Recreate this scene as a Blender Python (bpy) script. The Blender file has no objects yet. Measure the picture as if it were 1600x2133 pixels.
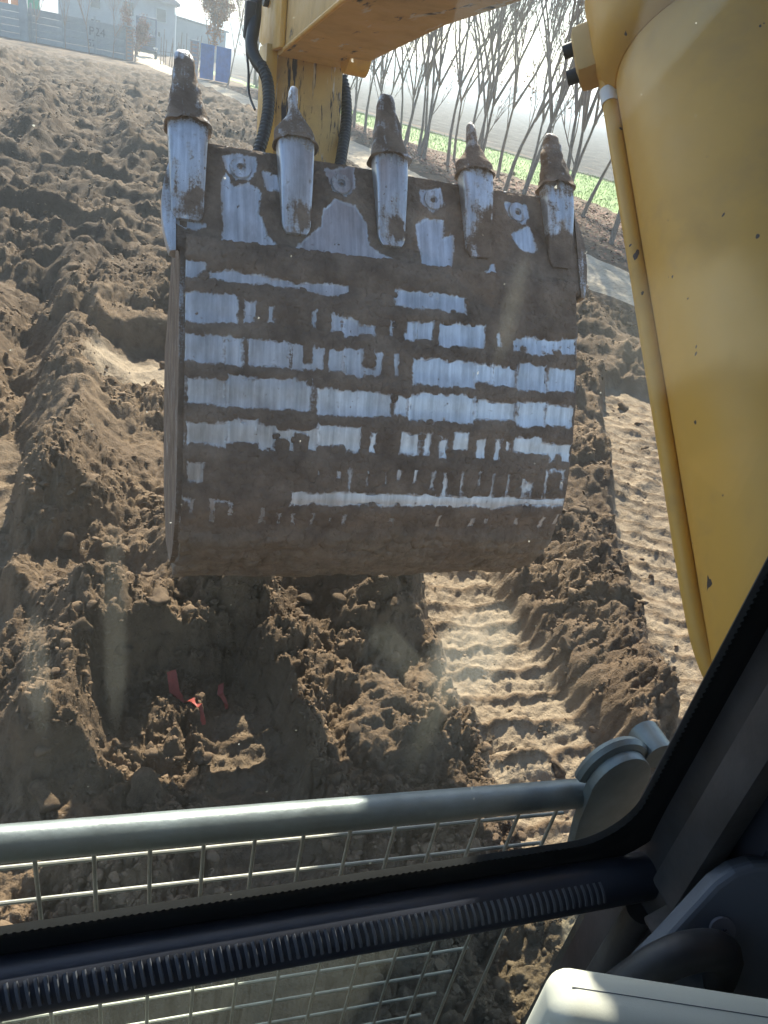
# Excavator cab view: dirty bucket held up over a churned building plot, bare trees and fields behind.
import bpy, bmesh, math, random
import numpy as np
from mathutils import Vector, Matrix

R = math.radians
SC = bpy.context.scene
COL = SC.collection
random.seed(7)
RNG = np.random.default_rng(11)

# ------------------------------------------------------------------ camera, world, sun, exposure
CAM_H = 2.6
AX = np.array([[0.948449, -0.010151, -0.316763], [-0.264228, 0.528771, -0.806588], [0.175682, 0.848705, 0.499105]])
u_, s_, v_ = np.linalg.svd(AX); AX = u_ @ v_          # rows: world X (right), Y (ahead), Z (up) seen by the camera
cam_d = bpy.data.cameras.new('camera')
cam = bpy.data.objects.new('camera', cam_d); COL.objects.link(cam)
cam_d.sensor_fit = 'VERTICAL'; cam_d.sensor_height = 36.0; cam_d.lens = 36.0 * 1560 / 2133
cam_d.clip_start = 0.02; cam_d.clip_end = 6000
mw = Matrix([list(r) for r in AX]).to_4x4(); mw.translation = (0, 0, CAM_H)
cam.matrix_world = mw
SC.camera = cam

SUN_AZ, SUN_EL = R(14), R(37)
world = bpy.data.worlds.new('World'); SC.world = world; world.use_nodes = True
wn = world.node_tree.nodes; wl = world.node_tree.links
sky = wn.new('ShaderNodeTexSky'); sky.sky_type = 'NISHITA'; sky.sun_disc = False
sky.sun_elevation = SUN_EL; sky.sun_rotation = SUN_AZ; sky.air_density = 1.0; sky.dust_density = 1.0; sky.ozone_density = 1.6
bg = wn['Background']; bg.inputs[1].default_value = 0.10
wl.new(sky.outputs[0], bg.inputs[0])
sun_d = bpy.data.lights.new('sun', 'SUN'); sun_d.energy = 5.0; sun_d.angle = R(0.55); sun_d.color = (1.0, 0.90, 0.75)
sun = bpy.data.objects.new('sun', sun_d); COL.objects.link(sun)
sdir = Vector((math.sin(SUN_AZ) * math.cos(SUN_EL), math.cos(SUN_AZ) * math.cos(SUN_EL), math.sin(SUN_EL)))
sun.rotation_euler = sdir.to_track_quat('Z', 'Y').to_euler(); sun.location = (20, 40, 40)
SC.view_settings.view_transform = 'Standard'; SC.view_settings.look = 'None'
SC.view_settings.gamma = 1.0; SC.view_settings.exposure = 1.48; SC.view_settings.use_curve_mapping = False
SC.cycles.max_bounces = 7; SC.cycles.transparent_max_bounces = 24; SC.cycles.volume_bounces = 1
SC.cycles.use_adaptive_sampling = True; SC.cycles.adaptive_threshold = 0.02
SC.cycles.caustics_reflective = False; SC.cycles.caustics_refractive = False

# ------------------------------------------------------------------ helpers
def hash2(ix, iy, seed):
    n = (ix.astype(np.int64) * 374761393 + iy.astype(np.int64) * 668265263 + seed * 1442695041) & 0xffffffff
    n = ((n ^ (n >> 13)) * 1274126177) & 0xffffffff
    n = n ^ (n >> 16)
    return n
def perlin(x, y, seed=0):
    x0 = np.floor(x); y0 = np.floor(y); fx = x - x0; fy = y - y0
    def g(dx, dy):
        a = hash2(x0 + dx, y0 + dy, seed) * (2 * math.pi / 4294967296.0)
        return np.cos(a) * (fx - dx) + np.sin(a) * (fy - dy)
    u = fx * fx * fx * (fx * (fx * 6 - 15) + 10); v = fy * fy * fy * (fy * (fy * 6 - 15) + 10)
    a = g(0, 0) * (1 - u) + g(1, 0) * u; b = g(0, 1) * (1 - u) + g(1, 1) * u
    return (a * (1 - v) + b * v) * 1.45
def fbm(x, y, octs=4, seed=0, gain=.5):
    s = np.zeros_like(x); a = 1.0; t = 0.0; f = 1.0
    for i in range(octs):
        s += a * perlin(x * f + 17.3 * i, y * f - 9.1 * i, seed + i); t += a; a *= gain; f *= 2.03
    return s / t
def lumps(x, y, seed=0):
    """round clod-like bumps: 0..1"""
    x0 = np.floor(x); y0 = np.floor(y); best = np.full(x.shape, 9.0)
    for dx in (-1, 0, 1):
        for dy in (-1, 0, 1):
            cx = x0 + dx; cy = y0 + dy
            h1 = hash2(cx, cy, seed) / 4294967296.0; h2 = hash2(cx, cy, seed + 5) / 4294967296.0
            rr = .35 + .5 * hash2(cx, cy, seed + 9) / 4294967296.0
            d = np.hypot(x - cx - .15 - .7 * h1, y - cy - .15 - .7 * h2) / rr
            best = np.minimum(best, d)
    return np.sqrt(np.clip(1 - best * best, 0, 1))
def sstep(a, b, x):
    t = np.clip((x - a) / (b - a), 0, 1); return t * t * (3 - 2 * t)

class MB:
    """collects vertices and faces of ONE mesh"""
    def __init__(s): s.v = []; s.f = []
    def add(s, vs, fs):
        o = len(s.v); s.v.extend([tuple(p) for p in vs]); s.f.extend([tuple(i + o for i in f) for f in fs])
    def box(s, c, size, rot=None, ch=0.0):
        hx, hy, hz = [q / 2 for q in size]; c = Vector(c)
        bm = bmesh.new(); bmesh.ops.create_cube(bm, size=1.0)
        for v in bm.verts: v.co = Vector((v.co.x * 2 * hx, v.co.y * 2 * hy, v.co.z * 2 * hz))
        if ch > 0: bmesh.ops.bevel(bm, geom=bm.edges[:], offset=ch, segments=2, profile=.6, affect='EDGES')
        bm.verts.index_update()
        m = rot if rot is not None else Matrix.Identity(3)
        s.add([c + m @ v.co for v in bm.verts], [[v.index for v in f.verts] for f in bm.faces]); bm.free()
    def prism(s, poly, a, b, axis=0, ch=0.0):
        """polygon in the two other axes, extruded from a to b along axis"""
        def P(q, t):
            l = list(q); l.insert(axis, t); return Vector(l)
        bm = bmesh.new()
        va = [bm.verts.new(P(q, a)) for q in poly]; vb = [bm.verts.new(P(q, b)) for q in poly]
        n = len(poly); bm.faces.new(va); bm.faces.new(vb[::-1])
        for i in range(n): bm.faces.new((va[i], vb[i], vb[(i + 1) % n], va[(i + 1) % n]))
        bmesh.ops.recalc_face_normals(bm, faces=bm.faces[:])
        if ch > 0: bmesh.ops.bevel(bm, geom=bm.edges[:], offset=ch, segments=2, profile=.6, affect='EDGES')
        bm.verts.index_update()
        s.add([v.co.copy() for v in bm.verts], [[v.index for v in f.verts] for f in bm.faces]); bm.free()
    def tube(s, pts, rad, n=10, cap=True):
        pts = [Vector(p) for p in pts]; m = len(pts)
        rs = rad if hasattr(rad, '__len__') else [rad] * m
        t0 = (pts[1] - pts[0]).normalized()
        up = Vector((0, 0, 1)) if abs(t0.z) < .9 else Vector((1, 0, 0))
        a = t0.cross(up).normalized(); vs = []; fs = []
        for i in range(m):
            t = (pts[min(i + 1, m - 1)] - pts[max(i - 1, 0)]).normalized()
            a = (a - t * a.dot(t)).normalized(); b = t.cross(a)
            for k in range(n):
                w = 2 * math.pi * k / n
                vs.append(pts[i] + (a * math.cos(w) + b * math.sin(w)) * rs[i])
        for i in range(m - 1):
            for k in range(n):
                fs.append((i * n + k, i * n + (k + 1) % n, (i + 1) * n + (k + 1) % n, (i + 1) * n + k))
        if cap: fs.append(tuple(range(n))[::-1]); fs.append(tuple(range((m - 1) * n, m * n)))
        s.add(vs, fs)
    def loft(s, rings, cap=True):
        n = len(rings[0]); vs = [p for r in rings for p in r]; fs = []
        for i in range(len(rings) - 1):
            for k in range(n): fs.append((i * n + k, i * n + (k + 1) % n, (i + 1) * n + (k + 1) % n, (i + 1) * n + k))
        if cap: fs.append(tuple(range(n))[::-1]); fs.append(tuple(range((len(rings) - 1) * n, len(rings) * n)))
        s.add(vs, fs)
    def build(s, name, mat, parent=None, smooth=True, auto=35):
        me = bpy.data.meshes.new(name); me.from_pydata([tuple(p) for p in s.v], [], s.f); me.update()
        bm = bmesh.new(); bm.from_mesh(me); bmesh.ops.recalc_face_normals(bm, faces=bm.faces[:])
        if smooth:
            for f in bm.faces: f.smooth = True
            for e in bm.edges:
                if len(e.link_faces) == 2 and e.calc_face_angle(0) > R(auto): e.smooth = False
        bm.to_mesh(me); bm.free()
        return link(name, me, mat, parent)
def link(name, me, mat=None, parent=None):
    if mat is not None and not me.materials: me.materials.append(mat)
    o = bpy.data.objects.new(name, me); COL.objects.link(o)
    if parent is not None: o.parent = parent
    return o
def grid_mesh(name, P, mat, parent=None, attrs=None, close_u=False):
    """P: (rows, cols, 3) array -> smooth grid mesh with float point attributes"""
    nr, nc, _ = P.shape
    me = bpy.data.meshes.new(name)
    me.vertices.add(nr * nc); me.vertices.foreach_set('co', np.ascontiguousarray(P, dtype=np.float32).ravel())
    i = np.arange(nr * nc).reshape(nr, nc)
    q = np.stack([i[:-1, :-1], i[:-1, 1:], i[1:, 1:], i[1:, :-1]], -1).reshape(-1, 4)
    if close_u: q = np.concatenate([q, np.stack([i[:-1, -1], i[:-1, 0], i[1:, 0], i[1:, -1]], -1).reshape(-1, 4)])
    raw_mesh(me, q)
    for k, a in (attrs or {}).items():
        at = me.attributes.new(k, 'FLOAT', 'POINT'); at.data.foreach_set('value', np.ascontiguousarray(a, dtype=np.float32).ravel())
    return link(name, me, mat, parent)
def raw_mesh(me, q):
    n = q.shape[1]
    me.loops.add(q.size); me.loops.foreach_set('vertex_index', np.ascontiguousarray(q, dtype=np.int32).ravel())
    me.polygons.add(len(q)); me.polygons.foreach_set('loop_start', np.arange(len(q), dtype=np.int32) * n)
    me.update(calc_edges=True); me.validate()
    me.polygons.foreach_set('use_smooth', np.ones(len(q), dtype=bool))
def tri_object(name, V, Fc, mat, parent=None, smooth=True):
    me = bpy.data.meshes.new(name); me.vertices.add(len(V)); me.vertices.foreach_set('co', np.ascontiguousarray(V, dtype=np.float32).ravel())
    raw_mesh(me, Fc)
    if not smooth: me.polygons.foreach_set('use_smooth', np.zeros(len(Fc), dtype=bool))
    return link(name, me, mat, parent)
def tag(o, label, cat, group=None):
    o['label'] = label; o['category'] = cat
    if group: o['group'] = group
    return o
def empty(name, loc=(0, 0, 0), label=None, cat=None, group=None):
    o = bpy.data.objects.new(name, None); COL.objects.link(o); o.location = loc
    if label: tag(o, label, cat, group)
    return o
def dup(root, loc, rz=0, sc=1.0, label=None, group=None):
    r = root.copy(); COL.objects.link(r); r.location = loc; r.rotation_euler = (0, 0, rz); r.scale = (sc, sc, sc)
    if label: r['label'] = label
    if group: r['group'] = group
    for ch in root.children:
        c = ch.copy(); COL.objects.link(c); c.parent = r
    return r

# ------------------------------------------------------------------ materials
def new_mat(name):
    m = bpy.data.materials.new(name); m.use_nodes = True
    return m, m.node_tree.nodes, m.node_tree.links, m.node_tree.nodes['Principled BSDF']
def N(nd, t, **kw):
    n = nd.new(t)
    for k, v in kw.items():
        if k in n.inputs.keys(): n.inputs[k].default_value = v
        else: setattr(n, k, v)
    return n
def noise_node(nd, lk, scale, detail=5, rough=.6, coord='Object', sx=(1, 1, 1), dist=0.0):
    tc = nd.new('ShaderNodeTexCoord'); mp = nd.new('ShaderNodeMapping'); mp.inputs['Scale'].default_value = sx
    n = nd.new('ShaderNodeTexNoise'); n.inputs['Scale'].default_value = scale; n.inputs['Detail'].default_value = detail
    n.inputs['Roughness'].default_value = rough; n.inputs['Distortion'].default_value = dist
    lk.new(tc.outputs[coord], mp.inputs[0]); lk.new(mp.outputs[0], n.inputs['Vector'])
    return n
def ramp(nd, lk, src, stops):
    r = nd.new('ShaderNodeValToRGB'); lk.new(src, r.inputs[0]); e = r.color_ramp.elements
    while len(e) < len(stops): e.new(.5)
    for i, (p, c) in enumerate(stops):
        e[i].position = p; e[i].color = c if len(c) == 4 else (*c, 1)
    return r
def bump(nd, lk, src, bsdf, strength=.4, dist=.01, prev=None):
    b = nd.new('ShaderNodeBump'); b.inputs['Strength'].default_value = strength; b.inputs['Distance'].default_value = dist
    lk.new(src, b.inputs['Height'])
    if prev is not None: lk.new(prev.outputs[0], b.inputs['Normal'])
    if bsdf is not None: lk.new(b.outputs[0], bsdf.inputs['Normal'])
    return b
def mixc(nd, lk, fac, a, b):
    m = nd.new('ShaderNodeMix'); m.data_type = 'RGBA'
    for sock, val in ((m.inputs[0], fac), (m.inputs[6], a), (m.inputs[7], b)):
        if hasattr(val, 'links'): lk.new(val, sock)
        else: sock.default_value = val if not isinstance(val, tuple) else (val if len(val) == 4 else (*val, 1))
    return m.outputs[2]
def simple(name, c, rough=.6, metal=0.0, var=.25, scale=12, bmp=.15, bscale=60, bdist=.004, coord='Object', spec=.5):
    m, nd, lk, b = new_mat(name)
    n = noise_node(nd, lk, scale, coord=coord)
    r = ramp(nd, lk, n.outputs[0], [(.3, tuple(q * (1 - var) for q in c)), (.7, tuple(min(1, q * (1 + var)) for q in c))])
    lk.new(r.outputs[0], b.inputs['Base Color']); b.inputs['Roughness'].default_value = rough; b.inputs['Metallic'].default_value = metal
    b.inputs['Specular IOR Level'].default_value = spec
    if bmp: bump(nd, lk, noise_node(nd, lk, bscale, coord=coord).outputs[0], b, bmp, bdist)
    return m

def soil_mat(name, dark, light, grey=None, fine=1.0):
    m, nd, lk, b = new_mat(name)
    n1 = noise_node(nd, lk, .9, 6, .62, 'Object'); n2 = noise_node(nd, lk, 14, 5, .65, 'Object'); n3 = noise_node(nd, lk, 90, 4, .7, 'Object')
    base = ramp(nd, lk, n1.outputs[0], [(.36, dark), (.64, light)]).outputs[0]
    spot = ramp(nd, lk, n2.outputs[0], [(.3, (.62, .60, .58)), (.5, (1, 1, 1)), (.75, (1.25, 1.22, 1.16))]).outputs[0]
    mm = nd.new('ShaderNodeMix'); mm.data_type = 'RGBA'; mm.blend_type = 'MULTIPLY'; mm.inputs[0].default_value = .8
    lk.new(base, mm.inputs[6]); lk.new(spot, mm.inputs[7])
    col = mm.outputs[2]
    if grey:
        at = nd.new('ShaderNodeAttribute'); at.attribute_name = 'pressed'
        dm = nd.new('ShaderNodeAttribute'); dm.attribute_name = 'far_tone'
        col = mixc(nd, lk, dm.outputs['Fac'], col, (.072, .051, .036))  # mixes in one darker tone, stronger towards the far ground
        col = mixc(nd, lk, at.outputs['Fac'], col, grey)
    lk.new(col, b.inputs['Base Color']); b.inputs['Roughness'].default_value = .93; b.inputs['Specular IOR Level'].default_value = .22
    b1 = bump(nd, lk, n2.outputs[0], None, .7, .05 * fine); bump(nd, lk, n3.outputs[0], b, .8, .014 * fine, b1)
    return m

def paint_mat(name, c, scuff=.0, dirt=.25, rough=.42, sx=(1, 1, 1)):
    """machine paint with dust, scratches and chips"""
    m, nd, lk, b = new_mat(name)
    n1 = noise_node(nd, lk, 3.0, 6, .6, 'Object')
    base = ramp(nd, lk, n1.outputs[0], [(.32, tuple(q * .86 for q in c)), (.7, tuple(min(1, q * 1.08) for q in c))]).outputs[0]
    nd2 = noise_node(nd, lk, 7, 8, .68, 'Object', sx)
    df = ramp(nd, lk, nd2.outputs[0], [(.5, (0, 0, 0)), (.72, (dirt,) * 3)]).outputs[0]
    col = mixc(nd, lk, df, base, (.30, .22, .14))
    nc = noise_node(nd, lk, 70, 2, .5, 'Object', (1, 1, .6))
    cf = ramp(nd, lk, nc.outputs[0], [(.735, (0, 0, 0)), (.745, (1, 1, 1))]).outputs[0]
    col = mixc(nd, lk, cf, col, (.07, .055, .05))
    if scuff:
        ns = noise_node(nd, lk, 11, 6, .68, 'Object', (1.5, .3, .16), .4)
        sf = ramp(nd, lk, ns.outputs[0], [(.60 - .08 * scuff, (0, 0, 0)), (.635 - .08 * scuff, (1, 1, 1))]).outputs[0]
        ns2 = noise_node(nd, lk, 13, 4, .6, 'Object', (1, .4, .15))
        s2 = ramp(nd, lk, ns2.outputs[0], [(.49, (.03, .028, .035)), (.56, (.62, .56, .44))]).outputs[0]
        col = mixc(nd, lk, sf, col, s2)
    lk.new(col, b.inputs['Base Color']); b.inputs['Roughness'].default_value = rough
    rr = ramp(nd, lk, nd2.outputs[0], [(.4, (rough,) * 3), (.75, (.8,) * 3)]); lk.new(rr.outputs[0], b.inputs['Roughness'])
    bump(nd, lk, noise_node(nd, lk, 120, 3, .6).outputs[0], b, .06, .002)
    return m

def bucket_mat():
    m, nd, lk, b = new_mat('muddy_steel')
    at = nd.new('ShaderNodeAttribute'); at.attribute_name = 'mud'
    n1 = noise_node(nd, lk, 9, 6, .65); n2 = noise_node(nd, lk, 70, 5, .7); n3 = noise_node(nd, lk, 55, 4, .6, 'Object', (1, .05, .05))
    mud = ramp(nd, lk, n1.outputs[0], [(.28, (.130, .092, .068)), (.5, (.235, .170, .126)), (.74, (.360, .272, .200))]).outputs[0]
    dry = nd.new('ShaderNodeAttribute'); dry.attribute_name = 'dry'
    crust = ramp(nd, lk, noise_node(nd, lk, 16, 6, .7).outputs[0], [(.35, (.16, .115, .08)), (.65, (.36, .28, .20))]).outputs[0]
    mud = mixc(nd, lk, dry.outputs['Fac'], mud, crust)
    steel = ramp(nd, lk, n3.outputs[0], [(.3, (.46, .47, .49)), (.7, (.78, .78, .80))]).outputs[0]
    ea = nd.new('ShaderNodeMath'); ea.operation = 'MULTIPLY_ADD'; lk.new(noise_node(nd, lk, 150, 4, .75).outputs[0], ea.inputs[0]); ea.inputs[1].default_value = .9; lk.new(at.outputs['Fac'], ea.inputs[2])
    eb = nd.new('ShaderNodeMath'); eb.operation = 'MULTIPLY_ADD'; lk.new(noise_node(nd, lk, 75, 4, .6, 'Object', (1, .12, .12)).outputs[0], eb.inputs[0]); eb.inputs[1].default_value = .9; lk.new(ea.outputs[0], eb.inputs[2])
    fac = ramp(nd, lk, eb.outputs[0], [(0, (0, 0, 0)), (1, (1, 1, 1))]); nd.remove(fac)
    mrf = nd.new('ShaderNodeMapRange'); mrf.inputs['From Min'].default_value = 1.18; mrf.inputs['From Max'].default_value = 1.46; lk.new(eb.outputs[0], mrf.inputs['Value']); fac = mrf.outputs[0]
    film = ramp(nd, lk, noise_node(nd, lk, 12, 6, .7, 'Object', (1, .5, .5)).outputs[0], [(.42, (0, 0, 0)), (.75, (.55, .55, .55))]).outputs[0]
    steel = mixc(nd, lk, film, steel, (.20, .15, .115))
    sp = ramp(nd, lk, noise_node(nd, lk, 42, 4, .7).outputs[0], [(.66, (0, 0, 0)), (.70, (1, 1, 1))]).outputs[0]
    mx = nd.new('ShaderNodeMath'); mx.operation = 'MAXIMUM'; lk.new(fac, mx.inputs[0]); lk.new(sp, mx.inputs[1])
    lk.new(mixc(nd, lk, mx.outputs[0], steel, mud), b.inputs['Base Color'])
    mt = nd.new('ShaderNodeMapRange'); mt.inputs['From Max'].default_value = .3; mt.inputs['To Min'].default_value = .85; mt.inputs['To Max'].default_value = 0.0; lk.new(mx.outputs[0], mt.inputs['Value']); lk.new(mt.outputs[0], b.inputs['Metallic'])
    ro = nd.new('ShaderNodeMapRange'); ro.inputs['To Min'].default_value = .46; ro.inputs['To Max'].default_value = .95
    lk.new(mx.outputs[0], ro.inputs['Value']); lk.new(ro.outputs[0], b.inputs['Roughness'])
    b.inputs['Specular IOR Level'].default_value = .3
    c0 = nd.new('ShaderNodeMath'); c0.operation = 'SUBTRACT'; c0.inputs[1].default_value = .47; lk.new(n2.outputs[0], c0.inputs[0])
    hm = nd.new('ShaderNodeMath'); hm.operation = 'MULTIPLY'; lk.new(c0.outputs[0], hm.inputs[0]); lk.new(mx.outputs[0], hm.inputs[1])
    hm2 = nd.new('ShaderNodeMath'); hm2.operation = 'MULTIPLY'; c1 = nd.new('ShaderNodeMath'); c1.operation = 'SUBTRACT'; c1.inputs[1].default_value = .47; lk.new(noise_node(nd, lk, 24, 6, .7).outputs[0], c1.inputs[0]); lk.new(c1.outputs[0], hm2.inputs[0]); lk.new(mx.outputs[0], hm2.inputs[1])
    b0 = bump(nd, lk, hm2.outputs[0], None, .6, .02); b1 = bump(nd, lk, hm.outputs[0], None, .8, .012, b0)
    bump(nd, lk, n3.outputs[0], b, .05, .002, b1)
    return m

def glass_mat(name, tint, film, smears_glare):
    """pane you look through, with dust film, smudges and painted glare as smears (each: x, z, half width, half height, strength) on its own surface"""
    m, nd, lk, b = new_mat(name); nd.remove(b)
    out = nd['Material Output']
    tr = N(nd, 'ShaderNodeBsdfTransparent'); tr.inputs[0].default_value = (*tint, 1)
    gl = N(nd, 'ShaderNodeBsdfGlossy'); gl.inputs['Roughness'].default_value = .02
    df = N(nd, 'ShaderNodeBsdfTranslucent'); df.inputs[0].default_value = (.82, .86, .78, 1)
    d2 = N(nd, 'ShaderNodeBsdfDiffuse'); d2.inputs[0].default_value = (.80, .84, .78, 1)
    dd = nd.new('ShaderNodeMixShader'); dd.inputs[0].default_value = .35; lk.new(df.outputs[0], dd.inputs[1]); lk.new(d2.outputs[0], dd.inputs[2])
    lw = N(nd, 'ShaderNodeLayerWeight', Blend=.5); pw = nd.new('ShaderNodeMath'); pw.operation = 'POWER'; lk.new(lw.outputs['Facing'], pw.inputs[0]); pw.inputs[1].default_value = 5
    fr = nd.new('ShaderNodeMapRange'); fr.inputs['To Min'].default_value = .022; fr.inputs['To Max'].default_value = .6; lk.new(pw.outputs[0], fr.inputs['Value'])
    mx = nd.new('ShaderNodeMixShader'); lk.new(fr.outputs[0], mx.inputs[0]); lk.new(tr.outputs[0], mx.inputs[1]); lk.new(gl.outputs[0], mx.inputs[2])
    n1 = noise_node(nd, lk, 6, 5, .6, 'Object', (1, 1, .5)); n2 = noise_node(nd, lk, 260, 2, .5, 'Object')
    f = ramp(nd, lk, n1.outputs[0], [(.25, (film * .4,) * 3), (.8, (film * 1.5,) * 3)]).outputs[0]
    sp = ramp(nd, lk, n2.outputs[0], [(.78, (0, 0, 0)), (.82, (.35,) * 3)]).outputs[0]
    ad = nd.new('ShaderNodeMath'); ad.operation = 'ADD'; lk.new(f, ad.inputs[0]); lk.new(sp, ad.inputs[1]); acc = ad.outputs[0]
    tc = nd.new('ShaderNodeTexCoord'); sx = nd.new('ShaderNodeSeparateXYZ'); lk.new(tc.outputs['Object'], sx.inputs[0])
    nw = noise_node(nd, lk, 30, 4, .65, 'Object')
    for (x, z, hx, hz, st) in smears_glare:
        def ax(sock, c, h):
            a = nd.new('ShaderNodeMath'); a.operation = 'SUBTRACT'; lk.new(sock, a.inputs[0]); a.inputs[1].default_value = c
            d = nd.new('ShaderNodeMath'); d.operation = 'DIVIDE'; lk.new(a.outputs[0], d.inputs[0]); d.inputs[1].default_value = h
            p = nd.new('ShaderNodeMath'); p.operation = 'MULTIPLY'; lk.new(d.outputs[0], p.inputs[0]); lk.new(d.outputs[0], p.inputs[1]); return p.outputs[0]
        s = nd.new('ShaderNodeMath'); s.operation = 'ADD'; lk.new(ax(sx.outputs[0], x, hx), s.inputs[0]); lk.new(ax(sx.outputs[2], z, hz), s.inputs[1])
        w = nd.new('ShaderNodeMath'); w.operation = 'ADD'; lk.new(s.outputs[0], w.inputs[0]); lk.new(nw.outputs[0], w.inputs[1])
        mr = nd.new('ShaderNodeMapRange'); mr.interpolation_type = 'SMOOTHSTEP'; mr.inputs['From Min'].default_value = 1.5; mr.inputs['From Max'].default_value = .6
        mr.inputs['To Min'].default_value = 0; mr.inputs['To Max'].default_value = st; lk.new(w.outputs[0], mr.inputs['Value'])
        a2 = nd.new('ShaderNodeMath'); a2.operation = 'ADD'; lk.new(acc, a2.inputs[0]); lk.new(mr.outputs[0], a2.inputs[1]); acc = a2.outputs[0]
    fin = nd.new('ShaderNodeMixShader'); lk.new(acc, fin.inputs[0]); lk.new(mx.outputs[0], fin.inputs[1]); lk.new(dd.outputs[0], fin.inputs[2])
    lk.new(fin.outputs[0], out.inputs['Surface'])
    return m

M = {}
M['soil'] = soil_mat('soil', (.105, .070, .044), (.220, .152, .094), (.36, .285, .20))
M['path'] = soil_mat('path_earth', (.42, .345, .25), (.56, .47, .35), None, .5)
M['clod'] = soil_mat('clod_earth', (.100, .067, .043), (.215, .150, .096), None, .3)
M['plough'] = soil_mat('ploughed_earth', (.048, .046, .045), (.10, .094, .088))
M['crop'] = simple('young_crop', (.13, .24, .03), .8, 0, .35, 1.5, .6, 6, .06)
M['blade'] = simple('crop_blade', (.15, .28, .035), .6, 0, .3, 3, 0)
M['hill'] = simple('hill_scrub', (.10, .12, .10), .9, 0, .35, .02, .5, .08, 3)
M['bark'] = simple('bark', (.23, .185, .15), .9, 0, .3, 20, .5, 60, .01)
M['twig'] = simple('twig_bark', (.28, .215, .165), .9, 0, .25, 5, 0)
M['dryleaf'] = simple('dry_leaf', (.36, .17, .055), .7, 0, .45, 3, 0)
M['litter'] = simple('leaf_litter', (.22, .10, .06), .8, 0, .5, 2.0, 0)
M['yellow'] = paint_mat('machine_yellow', (.66, .375, .075), 0, .42, .40)
M['yellow_scuffed'] = paint_mat('scuffed_yellow', (.58, .38, .13), .9, .45, .5)
M['yellow_worn'] = paint_mat('worn_yellow', (.60, .38, .13), .12, .4, .5)
M['bucket'] = bucket_mat()
M['black'] = simple('black_plastic', (.012, .013, .016), .55, 0, .3, 20, .2, 200, .001)
M['black_paint'] = simple('black_paint', (.028, .032, .045), .36, 0, .35, 6, .1, 90, .002)
M['frame'] = simple('dusty_black_steel', (.042, .042, .044), .5, 0, .6, 9, .25, 60, .003)
M['rust'] = simple('scuffed_bracket', (.085, .066, .052), .6, .2, .5, 30, .3, 80, .003)
M['rubber'] = simple('rubber_gasket', (.006, .007, .008), .9, 0, .2, 30, .1, 200, .001, spec=.15)
M['hose'] = simple('hose_rubber', (.018, .02, .024), .42, 0, .3, 8, .1, 100, .002)
M['guard'] = simple('guard_steel', (.17, .20, .20), .42, .35, .3, 14, .25, 120, .002)
M['wire'] = simple('guard_wire', (.32, .32, .28), .45, .3, .3, 20, .15, 90, .001)
M['chrome'] = simple('cylinder_rod', (.75, .75, .76), .12, 1.0, .05, 4, 0)
M['beige'] = simple('beige_console', (.50, .51, .44), .55, 0, .05, 4, .12, 500, .0006)
M['grey'] = simple('grey_trim', (.085, .095, .115), .6, 0, .08, 5, .15, 400, .0006)
M['screw'] = simple('screw_cap', (.13, .13, .155), .5, .1, .1, 9, .05)
M['white'] = simple('label_white', (.75, .76, .76), .5, 0, .05, 9, 0)
M['decal'] = simple('decal_grey', (.16, .17, .19), .5, 0, .1, 9, 0)
M['concrete'] = simple('wall_concrete', (.25, .29, .33), .9, 0, .2, 1.2, .3, 20, .01)
M['brick'] = simple('pillar_brick', (.36, .25, .20), .9, 0, .25, 6, .3, 20, .01)
M['house'] = simple('house_render', (.27, .30, .34), .9, 0, .12, .8, .2, 20, .01)
M['roof'] = simple('house_roof', (.22, .20, .20), .8, 0, .2, 2, .2, 10, .02)
M['pane'] = simple('dark_pane', (.04, .05, .06), .15, 0, .2, 3, 0)
M['blue'] = simple('blue_sheet', (.010, .10, .42), .45, 0, .25, 3, .2, 10, .01)
M['truck'] = simple('truck_blue', (.05, .075, .16), .45, 0, .2, 3, .1, 30, .005)
M['dark'] = simple('dark_metal', (.03, .03, .035), .6, 0, .3, 5, .1, 30, .005)
M['wood'] = simple('stake_wood', (.16, .12, .09), .9, 0, .3, 8, .3, 40, .01)
M['ink'] = simple('wall_paint_marks', (.10, .11, .13), .8, 0, .2, 9, 0)
M['orange'] = simple('board_orange', (.55, .20, .06), .6, 0, .15, 3, 0)
M['green'] = simple('board_green', (.05, .28, .17), .6, 0, .15, 3, 0)
M['red'] = simple('reflection_red', (.27, .04, .028), .45, 0, .3, 15, .2, 60, .003)

# ------------------------------------------------------------------ the ground
def seg_d(x, y, pts):
    """distance to a polyline and the position along it"""
    best = np.full(x.shape, 1e9); al = np.zeros_like(x); acc = 0.0
    for (ax, ay), (bx, by) in zip(pts[:-1], pts[1:]):
        dx, dy = bx - ax, by - ay; L = math.hypot(dx, dy)
        t = np.clip(((x - ax) * dx + (y - ay) * dy) / (L * L), 0, 1)
        d = np.hypot(x - ax - t * dx, y - ay - t * dy); w = d < best
        best = np.where(w, d, best); al = np.where(w, acc + t * L, al); acc += L
    return best, al
PATH = [(11.5, 4), (9.4, 9.5), (8.3, 13), (7.5, 20), (7.4, 30), (5.5, 46), (1.2, 66), (.3, 90)]
LANES = [  # centre line, half width, depth, cleat pitch
    ([(1.83, .5), (1.86, 3.4), (2.15, 4.6)], .36, .05, .185),
    ([(2.75, 1.6), (3.25, 2.9), (4.3, 4.95), (5.2, 6.6)], .42, .06, .20),
    ([(.5, .3), (.47, 2.45)], .20, .03, .16),
    ([(-.9, .6), (-.85, 3.0), (-1.0, 5)], .32, .05, .19)]
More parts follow.
